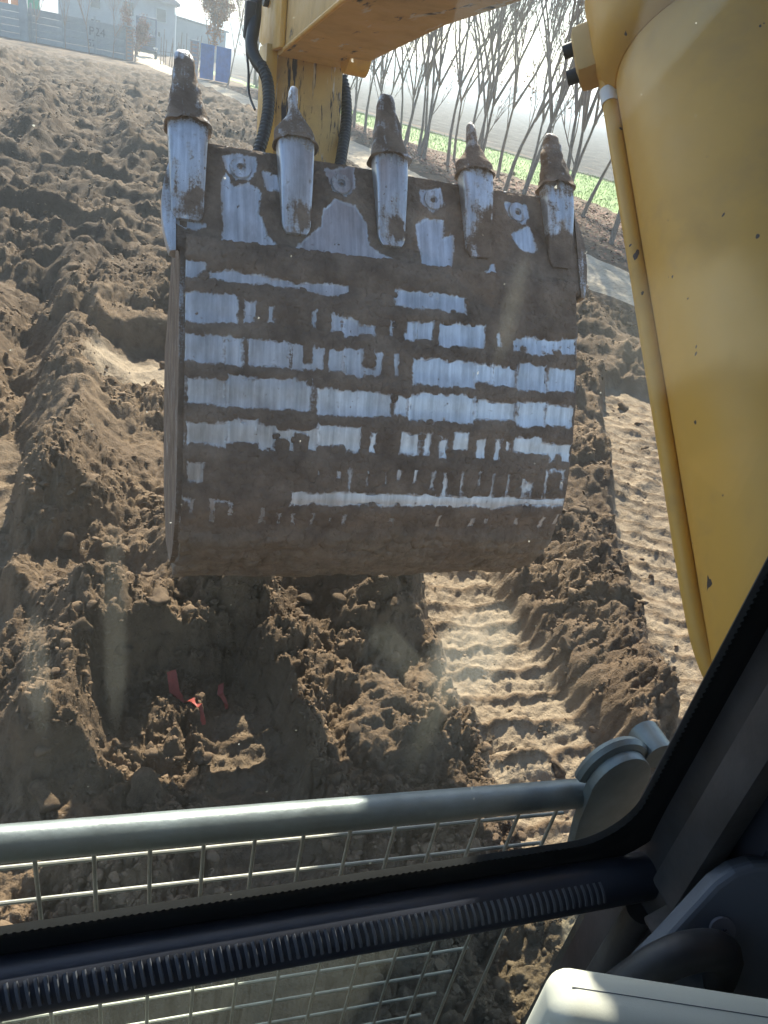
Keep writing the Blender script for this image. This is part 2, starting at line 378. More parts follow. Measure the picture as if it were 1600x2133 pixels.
RIDGES = [  # polyline, half width, height
    ([(2.40, 2.1), (2.62, 2.9), (2.85, 3.7), (3.15, 4.7)], .26, .19),
    ([(.28, 3.55), (.12, 3.15), (-.12, 2.75), (-.30, 2.30)], .24, .25),
    ([(-.60, 3.25), (-.38, 3.10), (-.20, 2.9)], .20, .22),
    ([(-.62, 9.2), (-.52, 7.0), (-.44, 5.2), (-.40, 3.9)], .30, .33),
    ([(-1.55, 8), (-1.35, 6), (-1.15, 4.3)], .28, .25),
    ([(-.20, 2.92), (.15, 2.86), (.46, 2.88)], .14, .13),
    ([(.60, 3.0), (.64, 2.6), (.66, 2.1)], .13, .17),
    ([(.80, 2.75), (.78, 2.2), (.8, 1.8)], .10, .06),
    ([(1.25, 2.95), (1.45, 3.3), (1.62, 4.0)], .22, .20),
    ([(4.2, 6.3), (5.2, 8.0), (6.3, 9.6)], .55, .22),
    ([(3.6, 4.6), (3.9, 6.6), (4.2, 8.2)], .35, .16),
    ([(-3, 9.6), (-.5, 9.9), (1.4, 9.2)], .35, .12),
    ([(-3.5, 11.2), (0, 11.5), (2.0, 10.8)], .4, .12),
    ([(-3.5, 13.0), (-.8, 13.4), (2.2, 12.6)], .45, .12),
    ([(-4, 15.2), (0, 15.9), (2.6, 15.2)], .5, .12),
    ([(-2.6, 26), (-2.1, 20), (-1.8, 16.5)], .45, .34),
    ([(-.9, 30), (-.3, 22), (.1, 17)], .4, .28),
    ([(1.4, 30), (1.5, 22), (1.7, 17.5)], .4, .26),
    ([(-5.5, 40), (-4.4, 27), (-4, 20)], .6, .4)]
MOUNDS = [(1.10, 3.30, .38, .42), (.48, 3.12, .24, .30), (.55, 3.55, .25, .18), (-.55, 2.55, .2, .12), (.02, 2.02, .14, .16), (-.28, 2.28, .12, .10),
          (-.02, 1.75, .16, .16), (.95, 3.75, .35, .25), (2.95, 2.75, .2, .13), (5.9, 7.6, .7, .3), (5.1, 8.9, .8, .35), (-2.6, 12, .8, .3), (.7, 7.6, .5, .25)]
def height(x, y):
    r = np.hypot(x, y)
    dp, _ = seg_d(x, y, PATH)
    rough = sstep(.9, 2.2, dp) * (1 - sstep(45, 63, y)) * (1 - sstep(8.6, 10, x - 0 * y))
    far = sstep(6, 30, r)
    warp = .12 * fbm(x * 1.7, y * 1.7, 3, 91)
    xw = x + warp; yw = y + .12 * fbm(x * 1.7 + 50, y * 1.7, 3, 92)
    h = .12 * fbm(x * .55, y * .55, 4, 3) + .10 * fbm(x * 1.5, y * 1.5, 3, 5) * (1 + far)
    for pts, w, a in RIDGES:
        d, _ = seg_d(xw, yw, pts); h += a * np.exp(-(d / w) ** 2 * 1.3) * (1 + .35 * fbm(x * 3.1, y * 3.1, 2, 8))
    for mx, my, rr, a in MOUNDS:
        d2 = ((xw - mx) ** 2 + (yw - my) ** 2) / (rr * rr); h += a * np.exp(-d2 * 1.2)
    ph = (y + .22 * x + .55 * fbm(x * .5, y * .5, 3, 95)) / 1.05; ph -= np.floor(ph)
    rg = (1 - np.abs(2 * ph - 1)) ** 1.7 * (.7 + .6 * fbm(x * 1.1, y * 1.1, 2, 96))
    h += .30 * rg * sstep(8.2, 9.5, y) * (1 - sstep(17, 24, y)) * (1 - sstep(2.5, 5, x)) + .12 * rg * sstep(20, 26, y) * (1 - sstep(4, 6, x))
    # step cut by the blade, left of the bucket
    cut = sstep(-.45, -.3, xw) * (1 - sstep(.9, 1.2, xw))
    h += cut * .30 * sstep(6.65, 6.95, yw + .1 * fbm(x * 4, y * 0 + 2, 2, 4)) * (1 - sstep(8, 9.5, y))
    flat = cut * sstep(5.85, 5.95, y) * (1 - sstep(6.5, 6.65, y))
    # trench on the far left
    d, _ = seg_d(xw, yw, [(-.92, 8.5), (-.86, 6), (-.78, 4.4)]); h -= .22 * np.exp(-(d / .22) ** 2)
    pit = sstep(-.22, -.08, xw) * (1 - sstep(.40, .47, x)) * sstep(1.6, 1.9, yw) * (1 - sstep(2.55, 2.75, yw)); h = h * (1 - .7 * pit) - .08 * pit
    pressed = flat * .9; lane = np.maximum(flat, .15 * pit)
    for li, (pts, w, dep, pitch) in enumerate(LANES):
        d, al = seg_d(x + .3 * warp, y, pts)
        m = 1 - sstep(w * .72, w * 1.05, d + .05 * fbm(x * 6, y * 6, 2, 33))
        ph = (al + .03 * fbm(x * 5, y * 5, 2, 12)) / pitch; ph -= np.floor(ph)
        cle = np.exp(-((ph - .5) / .13) ** 2) - .35 * np.exp(-((ph - .8) / .1) ** 2)
        h = h * (1 - .75 * m) + m * (-dep + .045 * cle * (.55 + .6 * fbm(x * 3, y * 3, 2, 21)))
        lane = np.maximum(lane, m); pressed = np.maximum(pressed, (.25 if li > 1 else 1) * m * (.8 - .9 * np.abs(fbm(x * 4, y * 4, 3, 44))) * np.clip(1 - cle, 0, 1))
    crumble = rough * (1 - .88 * lane)
    near = np.exp(-r / 22)
    patch = np.clip(.7 + 1.3 * fbm(x * 1.1, y * 1.1, 3, 61), .3, 1.4)
    h = h * (.15 + .85 * rough)
    h += crumble * patch * (.075 * lumps(xw * 4.2, yw * 4.2, 71) + .055 * lumps(xw * 9, yw * 9, 72) + .036 * lumps(xw * 19, yw * 19, 73) * (.3 + near) + .018 * lumps(xw * 41, yw * 41, 74) * near)
    h += rough * (.045 * fbm(x * 6, y * 6, 4, 14) + .020 * near * fbm(x * 30, y * 30, 3, 15))
    h += rough * far * (.05 * lumps(xw * 1.5, yw * 1.5, 75) + .07 * lumps(xw * 3.1 + .3, yw * 3.1, 76) * patch)
    h += rough * far * .16 * (np.abs(fbm(x * 1.3, y * 2.2, 4, 25)) * 2)
    h += (1 - rough) * .02 * fbm(x * 1.5, y * 1.5, 4, 31)
    global LANE
    LANE = lane
    return h, np.clip(pressed, 0, 1)
def hz(x, y):
    a, _ = height(np.array([float(x)]), np.array([float(y)])); return float(a[0])

ang = np.concatenate([np.linspace(-180, -17, 60)[:-1], np.linspace(-17, 60, 560)[:-1], np.linspace(60, 180, 50)[:-1]])
rad = np.concatenate([np.geomspace(.25, 1.3, 14)[:-1], np.geomspace(1.3, 95, 930)[:-1], np.geomspace(95, 1500, 40)])
TH, RR = np.meshgrid(np.radians(ang), rad)
GX = RR * np.sin(TH); GY = RR * np.cos(TH)
GZ, GP = height(GX, GY)
ground = grid_mesh('ground', np.stack([GX, GY, GZ], -1), M['soil'], None, {'pressed': GP, 'far_tone': np.clip((.25 + .75 * sstep(5, 12, GY)) * (.75 + .9 * fbm(GX * .8, GY * .8, 4, 88)) * (1 - .7 * sstep(48, 64, GY)), 0, .92) * (1 - .5 * sstep(9, 11, GX))}, close_u=True)
ground['kind'] = 'structure'

def sheet(name, X, Y, mat, lift, extra=None):
    z, _ = height(X, Y); z = z + lift + (extra if extra is not None else 0)
    o = grid_mesh(name, np.stack([X, Y, z], -1), mat); o['kind'] = 'structure'; return o
# the dry earth track beside the trees
pp = np.array(PATH); tl = np.r_[0, np.cumsum(np.hypot(*np.diff(pp, axis=0).T))]
ts = np.concatenate([np.linspace(0, 25, 260), np.linspace(25, tl[-1], 200)[1:]])
cx = np.interp(ts, tl, pp[:, 0]); cy = np.interp(ts, tl, pp[:, 1])
k = np.ones(15) / 15; cxs = np.convolve(np.pad(cx, 7, 'edge'), k, 'valid'); cys = np.convolve(np.pad(cy, 7, 'edge'), k, 'valid')
tx = np.gradient(cxs); ty = np.gradient(cys); tn = np.hypot(tx, ty)
wv = np.linspace(-1, 1, 60)
hw = 1.15 + .12 * np.sin(ts * .8) + .0 * ts
PX = cxs[:, None] + (ty / tn)[:, None] * wv[None] * hw[:, None]; PY = cys[:, None] - (tx / tn)[:, None] * wv[None] * hw[:, None]
jit = .10 * fbm(PX * 2, PY * 2, 3, 51) * np.abs(wv[None]) ** 3
rut = -.05 * np.exp(-((np.abs(wv[None]) - .5) / .13) ** 2) + .025 * fbm(PX * 5, PY * 2, 3, 77) - .10 * np.abs(wv[None]) ** 6
sheet('dirt_path', PX + jit, PY, M['path'], .075, rut)
# green strip of young crop and the ploughed field beyond it
def L1(y): return 10.75 - .19 * (y - 43.6)
def L2(y): return 13.1 - .43 * (y - 53) + 1.0
ys = np.linspace(4, 76, 240); tt = np.linspace(0, 1, 50)
SX = (L1(ys) + .25 * np.sin(ys * 1.3))[:, None] * (1 - tt) + np.maximum(L2(ys), L1(ys) + 1.8)[:, None] * tt; SY = np.repeat(ys[:, None], 50, 1)
sheet('crop_strip', SX, SY, M['crop'], .05, .03 * fbm(SX * 3, SY * 3, 3, 5) - .12 * (np.abs(2 * tt[None] - 1) ** 8))
ys = np.linspace(2, 230, 300); tt = np.linspace(0, 1, 220) ** 1.6
e0 = np.maximum(L2(np.minimum(ys, 80)), L1(np.minimum(ys, 80)) + 1.8) + .1
FX = e0[:, None] + tt[None] * 190; FY = np.repeat(ys[:, None], 220, 1)
fur = .11 * np.sin((FY * .35 + FX) * 2.1) + .10 * fbm(FX * 1.4, FY * .9, 3, 9)
sheet('ploughed_field', FX, FY, M['plough'], .03, fur * sstep(0, .02, tt)[None])
# far hills
ha = np.radians(np.linspace(-70, 110, 260)); hr = np.linspace(0, 1, 24)
HA, HR = np.meshgrid(ha, hr)
hh = (12 + 5 * fbm(HA * 3.2, HA * 0 + 1, 4, 6)) * np.sin(HR * math.pi / 2) + 1.5 * fbm(HA * 40, HR * 6, 4, 7) * HR - 1
HRR = 430 + 160 * HR
hill = grid_mesh('hills', np.stack([HRR * np.sin(HA), HRR * np.cos(HA), hh], -1), M['hill']); hill['kind'] = 'structure'

# crumbs of earth: too many to count, and the larger clods one by one
def ico(sub):
    bm = bmesh.new(); bmesh.ops.create_icosphere(bm, subdivisions=sub, radius=1.0)
    bm.verts.index_update()
    v = np.array([q.co[:] for q in bm.verts]); f = np.array([[w.index for w in q.verts] for q in bm.faces]); bm.free(); return v, f
def clod_shape(v, rng):
    d = np.ones(len(v))
    for _ in range(5):
        a = rng.normal(size=3); a /= np.linalg.norm(a); d += .22 * np.sin(v @ a * rng.uniform(1.5, 3.6) + rng.uniform(0, 6))
    v = v.copy()
    for _ in range(7):
        a = rng.normal(size=3); a /= np.linalg.norm(a); v -= a * np.maximum(0, v @ a - rng.uniform(.45, .85))[:, None]
    o = v * d[:, None] * np.array([1, rng.uniform(.65, 1.0), rng.uniform(.5, .8)]); return o
def scatter(n, sub, smin, smax, name):
    v, f = ico(sub); shapes = [clod_shape(v, RNG) for _ in range(14)]
    m = n * 4
    a = np.radians(RNG.uniform(-17, 60, m)); r = 1.5 * (34 / 1.5) ** RNG.uniform(0, 1, m)
    x = r * np.sin(a); y = r * np.cos(a); z, p = height(x, y)
    dens = np.clip(.35 + 1.6 * fbm(x * 1.1, y * 1.1, 3, 61) + .8 * z, .04, 1) * (1 - .93 * LANE)
    dpath, _ = seg_d(x, y, PATH)
    keep = (RNG.uniform(0, 1, m) < dens) & (dpath > 1.6); idx = np.nonzero(keep)[0][:n]
    V = []; Fc = []; o = 0
    for i in idx:
        s = smin * (smax / smin) ** (RNG.uniform() ** 2.0) * (.6 + .085 * r[i]); sh = shapes[RNG.integers(14)]
        w = RNG.uniform(0, 6.28); c, sn = math.cos(w), math.sin(w)
        q = np.stack([sh[:, 0] * c - sh[:, 1] * sn, sh[:, 0] * sn + sh[:, 1] * c, sh[:, 2]], -1) * s + np.array([x[i], y[i], z[i] + .25 * s])
        V.append(q); Fc.append(f + o); o += len(v)
    ob = tri_object(name, np.concatenate(V), np.concatenate(Fc), M['clod'], ground); ob['kind'] = 'stuff'; return ob
scatter(30000, 1, .004, .018, 'soil_crumbs')
scatter(5200, 2, .010, .034, 'small_clods')
v3, f3 = ico(3); clod_me = []
for i in range(9):
    me = bpy.data.meshes.new('clod'); sh = clod_shape(v3, RNG)
    sh = sh * (1 + .06 * fbm(sh[:, 0] * 4 + i, sh[:, 1] * 4 + sh[:, 2] * 3, 3, i))[:, None]
    me.vertices.add(len(sh)); me.vertices.foreach_set('co', sh.astype(np.float32).ravel()); raw_mesh(me, f3); me.materials.append(M['clod']); clod_me.append(me)
big = [(1.02, 2.98, .055), (1.22, 2.93, .045), (1.33, 2.90, .032), (1.27, 2.84, .036), (1.38, 2.97, .034), (1.15, 2.82, .03), (.86, 3.05, .05), (.80, 2.92, .03), (.05, 2.0, .08), (-.3, 1.98, .06),
       (2.75, 3.05, .05), (2.68, 2.8, .045), (2.62, 2.66, .05), (2.78, 2.6, .06), (2.55, 2.45, .035), (2.9, 3.5, .05), (2.95, 3.9, .06), (-.35, 3.6, .05), (-.1, 3.35, .045), (.2, 3.0, .04), (.1, 2.8, .05), (-.05, 2.65, .045), (-.2, 2.45, .04)]
for i in range(60):
    a = math.radians(random.uniform(-12, 52)); r = random.uniform(2.2, 9); big.append((r * math.sin(a), r * math.cos(a), random.uniform(.02, .05) * (1 + r * .05)))
for i, (x, y, s) in enumerate(big):
    o = link('clod', clod_me[i % 9], None, ground); o.location = (x, y, hz(x, y) + s * .3); o.scale = (s, s, s); o.rotation_euler = (random.uniform(-.4, .4), random.uniform(-.4, .4), random.uniform(0, 6.28))

# blades of the crop, dead leaves under the trees
def quads(name, pts, size, mat, upright, kind_parent=None):
    n = len(pts); a = RNG.uniform(0, 6.28, n); s = size * RNG.uniform(.6, 1.4, n)
    dx = np.cos(a) * s; dy = np.sin(a) * s
    if upright:
        lean = RNG.uniform(-.5, .5, (n, 2)) * s[:, None]
        V = np.stack([pts - np.stack([dx, dy, 0 * dx], -1) * .10, pts + np.stack([dx, dy, 0 * dx], -1) * .10, pts + np.stack([lean[:, 0], lean[:, 1], s], -1)], 1).reshape(-1, 3)
        Fc = np.arange(3 * n).reshape(n, 3)
    else:
        t = RNG.uniform(-.5, .5, (n, 2)) * s[:, None]
        A = np.stack([dx, dy, t[:, 0]], -1); B = np.stack([-dy, dx, t[:, 1]], -1) * .6
        V = np.stack([pts - A, pts - B, pts + A, pts + B], 1).reshape(-1, 3); Fc = np.arange(4 * n).reshape(n, 4)
    o = tri_object(name, V, Fc, mat, kind_parent, smooth=False); o['kind'] = 'stuff'; return o
n = 42000
y = 12 + 50 * RNG.uniform(0, 1, n) ** 1.5; t = RNG.uniform(.02, .98, n); x = L1(y) * (1 - t) + np.maximum(L2(y), L1(y) + 1.8) * t
z, _ = height(x, y)
o = quads('crop_blades', np.stack([x, y, z + .04], -1), .085, M['blade'], True); tag(o, 'bright green young crop growing in a strip behind the row of bare trees', 'crop')
n = 14000
y = 10 + 45 * RNG.uniform(0, 1, n) ** 1.4; dpx = np.interp(y, pp[:, 1], pp[:, 0]); x = dpx + 1.1 + (L1(y) - dpx - 1.2) * RNG.beta(2.0, 1.5, n)
z, _ = height(x, y)
o = quads('fallen_leaves', np.stack([x, y, z + .03], -1), .05, M['litter'], False); tag(o, 'reddish brown fallen leaves lying between the dirt path and the crop strip', 'leaves')

# ------------------------------------------------------------------ trees
def tree_meshes(seed, H=7.5, spread=.42, leaf=60, fork=.33):
    rnd = random.Random(seed); tr = MB(); cr = MB(); lv = []
    def grow(mb, p, d, L, r0, depth):
        n = 5 if depth == 0 else 4; pts = [p.copy()]; rs = [r0]; q = p.copy(); dd = d.copy()
        for i in range(n):
            dd = (dd + Vector((rnd.gauss(0, .06), rnd.gauss(0, .06), .05 + rnd.gauss(0, .04))) * (1.2 if depth else .8)).normalized()
            q = q + dd * L / n; pts.append(q.copy()); rs.append(max(.0055, r0 * (1 - .62 * (i + 1) / n)))
        mb.tube(pts, rs, 7 if depth == 0 else (5 if depth == 1 else 3), cap=False)
        return pts, rs, dd
    d0 = Vector((rnd.gauss(0, .07), rnd.gauss(0, .07), 1)).normalized()
    tp, trr, dd = grow(tr, Vector((0, 0, -.1)), d0, H * fork, .072, 0)
    def limb(p, d, L, r, depth):
        pts, rs, e = grow(cr, p, d, L, r, depth)
        if depth >= 4:
            return
        kids = {1: 7, 2: 5, 3: 4}[depth]
        for k in range(kids):
            t = rnd.uniform(.25, 1.0); i = min(int(t * (len(pts) - 1)), len(pts) - 2); f = t * (len(pts) - 1) - i
            pos = pts[i].lerp(pts[i + 1], f); ax = (pts[i + 1] - pts[i]).normalized()
            w = rnd.uniform(0, 6.28); pr = ax.orthogonal().normalized(); pr = (Matrix.Rotation(w, 3, ax) @ pr)
            nd = (ax + pr * rnd.uniform(.28, .65) + Vector((0, 0, .22))).normalized()
            limb(pos, nd, L * rnd.uniform(.42, .68), max(.008, rs[i] * .6), depth + 1)
            if depth >= 2 and rnd.random() < leaf / 260: lv.append(pos + nd * .12)
    nl = rnd.choice((2, 3, 3, 4))
    for k in range(nl):
        w = 6.28 * k / nl + rnd.uniform(-.5, .5)
        nd = (dd + Vector((math.cos(w), math.sin(w), 0)) * spread * rnd.uniform(.5, 1.1)).normalized()
        limb(tp[-1] - dd * rnd.uniform(0, .25), nd, H * rnd.uniform(.5, .66), .044, 1)
    limb(tp[3], (dd + Vector((rnd.uniform(-1, 1), rnd.uniform(-1, 1), .2)) * .6).normalized(), H * .3, .018, 2)
    return tr, cr, lv
def leaf_mesh(name, pts, per, size, rng):
    P = np.array([p[:] for p in pts]); P = np.repeat(P, per, 0) + rng.normal(0, .11, (len(P) * per, 3)); n = len(P)
    A = rng.normal(size=(n, 3)); A /= np.linalg.norm(A, axis=1)[:, None]; B = np.cross(A, rng.normal(size=(n, 3))); B /= np.linalg.norm(B, axis=1)[:, None]
    s = (size * rng.uniform(.6, 1.3, n))[:, None]
    V = np.stack([P - A * s, P - B * s * .6, P + A * s, P + B * s * .6], 1).reshape(-1, 3)
    me = bpy.data.meshes.new(name); me.vertices.add(len(V)); me.vertices.foreach_set('co', V.astype(np.float32).ravel()); raw_mesh(me, np.arange(4 * n).reshape(n, 4)); return me
protos = []
for i in range(9):
    rt = empty('bare_tree'); lf = [12, 6, 90, 8, 20, 120, 6, 15, 80][i]
    tr, cr, lv = tree_meshes(100 + i, 7.2 + (i % 4) * .5, .34 + .05 * (i % 3), lf)
    tr.build('trunk', M['bark'], rt); cr.build('crown', M['twig'], rt, smooth=False)
    if lv: link('leaves', leaf_mesh('leaves', lv, 3, .045, RNG), M['dryleaf'], rt)
    protos.append(rt)
used = [False] * 9
def plant(x, y, i, sc, label, group, lean=None):
    p = protos[i]; z = hz(x, y); rz = random.uniform(0, 6.28)
    if i in (2, 5, 8) and 'wall' not in group: label = label.replace('slender bare grey tree', 'grey tree with dry brown leaves').replace(' rising out of the crop strip edge', ' at the crop strip').replace(' between the dirt path and the crop strip', ' beside the dirt path')
    if not used[i]:
        used[i] = True; o = p; o.location = (x, y, z); o.rotation_euler = (0, 0, rz); o.scale = (sc,) * 3; o['label'] = label; o['group'] = group
    else: o = dup(p, (x, y, z), rz, sc, label, group)
    o['category'] = 'tree'; return o
LB = 'slender bare grey tree in the row between the dirt path and the crop strip'
G1 = 'bare trees in the row beside the dirt path'
y = 13.2; i = 0
while y < 62:
    x = 10.75 + random.uniform(-.35, .35) - max(0, y - 34) * .10
    if y < 40 or i % 3: plant(x, y, i % 9, random.uniform(.9, 1.15), LB, G1)
    y += random.uniform(.75, 1.5) + y * .008; i += 1
LB2 = 'slender bare grey tree in the second row rising out of the crop strip edge'
G2 = 'bare trees of the second row at the crop strip'
y = 15.5
while y < 66:
    x = 12.7 + random.uniform(-.5, .5) - max(0, y - 30) * .14
    plant(x, y, (i * 2) % 9, random.uniform(.85, 1.1), LB2, G2); y += random.uniform(1.2, 2.2) + y * .012; i += 1
for (x, yy, k) in ((5.6, 57.5, 5), (6.6, 55, 2), (6.2, 52, 4), (7.2, 50, 7)):
    plant(x, yy, k, random.uniform(.75, .95), 'bare multi-branched tree standing beside the blue sheet gate', 'bare trees beside the blue gate')
for (x, yy, k, s) in ((-6.75, 65.8, 0, .62), (-4.9, 66.1, 3, .55), (-3.3, 65.6, 6, .72), (-1.75, 66.0, 1, .6)):
    plant(x, yy, k, s, 'young bare tree standing in front of the concrete panel wall', 'young trees in front of the wall')
# the shrub that still carries orange leaves
sh = empty('orange_leaved_tree', (4.75, 60.6, 0), 'small tree still full of orange leaves behind the blue sheet gate', 'tree')
tr, cr, lv = tree_meshes(321, 5.0, .3, 420, .3)
tr.build('trunk', M['bark'], sh); cr.build('crown', M['twig'], sh, smooth=False)
link('leaves', leaf_mesh('leaves', lv, 9, .07, RNG), M['dryleaf'], sh)
sh2 = empty('orange_leaved_bush', (-.25, 66.3, 0), 'small bush with pinkish dry leaves against the brick gate pillar', 'bush')
tr, cr, lv = tree_meshes(77, 3.0, .4, 400, .2)
tr.build('stem', M['bark'], sh2); cr.build('crown', M['twig'], sh2, smooth=False)
link('leaves', leaf_mesh('leaves', lv, 6, .06, RNG), M['litter'], sh2)

# ------------------------------------------------------------------ yard wall, gate, house, truck
wall = empty('concrete_panel_wall', (-5, 67, 0), 'weathered grey concrete panel wall with painted numbers, ahead of the house', 'wall')
slab = MB(); slab.box((0, 0, 0), (1.94, .07, .41), None, .012); post = MB(); post.box((0, 0, 1.15), (.16, .15, 2.5), None, .015)
p0 = post.build('post', M['concrete'], wall); s0 = slab.build('panel', M['concrete'], wall)
first = True
for b in range(6):
    xc = 4.1 - .98 - b * 2.08 - .06
    for r in range(5):
        s = s0 if first else link('panel', s0.data, None, wall)
        first = False; s.location = (xc, random.uniform(-.012, .012), .14 + r * .425)
for b in range(7):
    p = p0 if b == 0 else link('post', p0.data, None, wall); p.location = (4.1 - b * 2.08 - .0, 0, -.05)
def text_part(txt, size, loc, rot, mat, parent, name='painted_number', ext=.004, flip=False):
    cu = bpy.data.curves.new(name, 'FONT'); cu.body = txt; cu.size = size; cu.extrude = ext
    ob = bpy.data.objects.new(name, cu); COL.objects.link(ob); dg = bpy.context.evaluated_depsgraph_get()
    me = bpy.data.meshes.new_from_object(ob.evaluated_get(dg)); bpy.data.objects.remove(ob)
    if flip: me.transform(Matrix.Scale(-1, 4, (1, 0, 0)))
    o = link(name, me, mat, parent); o.location = loc; o.rotation_euler = rot; return o
text_part('P24', .75, (1.6, -.06, 1.15), (R(90), 0, 0), M['ink'], wall); text_part('57', .6, (1.5, -.06, .45), (R(90), 0, 0), M['ink'], wall)
pw = MB(); pw.box((0, 0, 1.25), (.55, .55, 2.6), None, .02)
pil = tag(pw.build('wall_pillar', M['concrete'], None), 'thick dark post standing in the concrete wall beside the coloured boards', 'pillar'); pil.location = (-7.6, 66.8, 0)
def brick_pillar(x, y, h, label):
    rt = empty('brick_pillar', (x, y, 0), label, 'pillar'); mo = MB(); mo.box((0, 0, h / 2), (.50, .50, h)); mo.build('mortar_core', M['concrete'], rt)
    bk = MB(); bk.box((0, 0, 0), (.255, .12, .10), None, .006); b0 = bk.build('brick', M['brick'], rt); used0 = False
    for c in range(int(h / .115)):
        for sx in (-.135, .135):
            for sy in (-.21, .21):
                b = b0 if not used0 else link('brick', b0.data, None, rt); used0 = True
                if c % 2: b.location = (sy, sx, .06 + c * .115); b.rotation_euler = (0, 0, R(90))
                else: b.location = (sx, sy, .06 + c * .115)
    cp = MB(); cp.box((0, 0, h + .04), (.62, .62, .08), None, .01); cp.build('cap', M['concrete'], rt); return rt
brick_pillar(-.62, 67, 2.1, 'pale brick gate pillar at the end of the concrete panel wall')
brick_pillar(3.55, 60.2, 2.1, 'brick gate pillar beside the blue sheet gate')
gt = empty('blue_sheet_gate', (4.9, 59.2, 0), 'pair of royal blue sheet metal gate leaves standing open at an angle', 'gate')
for (xa, ya, xb, yb) in ((-1.0, 0, -.12, .1), (.02, .05, .95, -.25)):
    m = MB(); n = 8
    for k in range(n):
        x0 = xa + (xb - xa) * k / n; x1 = xa + (xb - xa) * (k + 1) / n; y0 = ya + (yb - ya) * k / n; y1 = ya + (yb - ya) * (k + 1) / n; o_ = .02 * (k % 2)
        m.prism([(x0, y0 - o_), (x1, y1 - o_), (x1, y1 - o_ + .025), (x0, y0 - o_ + .025)], .08, 2.1, 2)
    m.build('leaf', M['blue'], gt)
house = empty('grey_house', (-1.2, 96, 0), 'pale grey two storey house with a pitched roof behind the wall', 'house')
m = MB(); m.prism([(-6.5, -.5), (4.75, -.5), (4.75, 4.75), (-6.5, 4.75)], 0, 8, 1); m.build('wall', M['house'], house)
m = MB(); m.prism([(-7.1, 4.6), (5.25, 4.6), (5.25, 4.8), (-.9, 8.4), (-7.1, 4.8)], -.5, 8.5, 1); m.build('roof', M['roof'], house)
for wx, wz in ((.2, 3.5), (3.4, 3.5), (-3, 3.5), (-3, 1.4)):
    f = MB(); f.box((wx, -.03, wz), (1.1, .1, 1.3), None, .01); fo = f.build('window', M['white'] if 0 else M['concrete'], house); g = MB(); g.box((wx, -.085, wz), (.9, .03, 1.1)); g.build('pane', M['pane'], fo)
m = MB(); m.tube([(4.85, -.1, 0), (4.85, -.1, 4.6)], .06, 8); m.build('downpipe', M['white'], house)
shed = empty('grey_shed', (4.6, 104, 0), 'low pale grey outbuilding between the house and the trees', 'shed')
m = MB(); m.prism([(-3, 0), (5, 0), (5, 3.2), (-3, 3.9)], 0, 5, 1); m.build('wall', M['house'], shed); m = MB(); m.prism([(-3.3, 3.95), (5.3, 3.23), (5.3, 3.38), (-3.3, 4.1)], -.3, 5.3, 1); m.build('roof', M['roof'], shed)
tk = empty('blue_truck', (.62, 78, 0), 'dark blue flat-nosed truck parked in the gateway beside the brick pillar', 'truck')
m = MB(); m.prism([(-.85, .65), (.85, .65), (.85, 1.75), (-.85, 1.75)], 0, 1.7, 1, .05); m.build('body', M['truck'], tk)
m = MB()
for xa, xb, za, zb in ((-.85, -.70, 1.74, 2.95), (.70, .85, 1.74, 2.95), (-.85, .85, 2.85, 3.0)): m.prism([(xa, za), (xb, za), (xb, zb), (xa, zb)], .05, 1.6, 1, .02)
m.build('cab_frame', M['truck'], tk); m = MB(); m.box((0, .09, 2.3), (1.38, .02, 1.08)); m.build('windscreen', glass_mat('truck_glass', (.8, .85, .88), .08, []), tk)
for k in range(5): m = MB(); m.box((.18, -.03, .95 + k * .15), (1.1, .05, .07), None, .01); m.build('grille_slat', M['dark'], tk)
m = MB(); m.box((0, -.12, .55), (1.8, .2, .22), None, .03); m.build('bumper', M['dark'], tk)
for sx in (-.68, .68): m = MB(); m.tube([(sx, -.05, .86), (sx, .02, .86)], .11, 14); m.build('headlight', M['white'], tk)
for sx in (-.8, .8): m = MB(); m.tube([(sx - .12, .5, .42), (sx + .12, .5, .42)], .42, 18); m.build('wheel', M['dark'], tk)
m = MB(); m.box((1.02, -.05, 1.95), (.16, .06, .34), None, .02); m.build('mirror', M['dark'], tk)
fn = empty('stake_fence', (2.6, 70, 0), 'rough fence of leaning wooden stakes between the truck and the brick pillar', 'fence')
for k in range(15):
    x = -1.0 + k * .21 + random.uniform(-.07, .07); h = random.uniform(1.4, 2.5); m = MB(); l = random.uniform(-.05, .28)
    m.tube([(x, -.03 * k, -.1), (x + l * .5, -.03 * k, h * .5), (x + l, -.03 * k + .05, h)], [.04, .036, .025], 6); m.build('stake', M['wood'], fn)
m = MB(); m.tube([(-1.1, 0, .9), (.5, -.2, 1.0), (2.1, -.45, .95)], .02, 5); m.build('rail', M['wood'], fn)
bd = empty('coloured_board', (-8.0, 69.5, 0), 'board with orange and green panels showing above the concrete wall', 'board')
for k, (mat, x) in enumerate((('orange', -.25), ('green', .75), ('orange', -1.3))):
    m = MB(); m.box((x, 0, 2.6), (.9, .05, 1.3), Matrix.Rotation(R(0), 3, 'Y'), .01); m.build('panel', M[mat], bd)
for x in (-1.6, 1.1): m = MB(); m.tube([(x, .06, 0), (x, .06, 3.2)], .05, 8); m.build('post', M['dark'], bd)

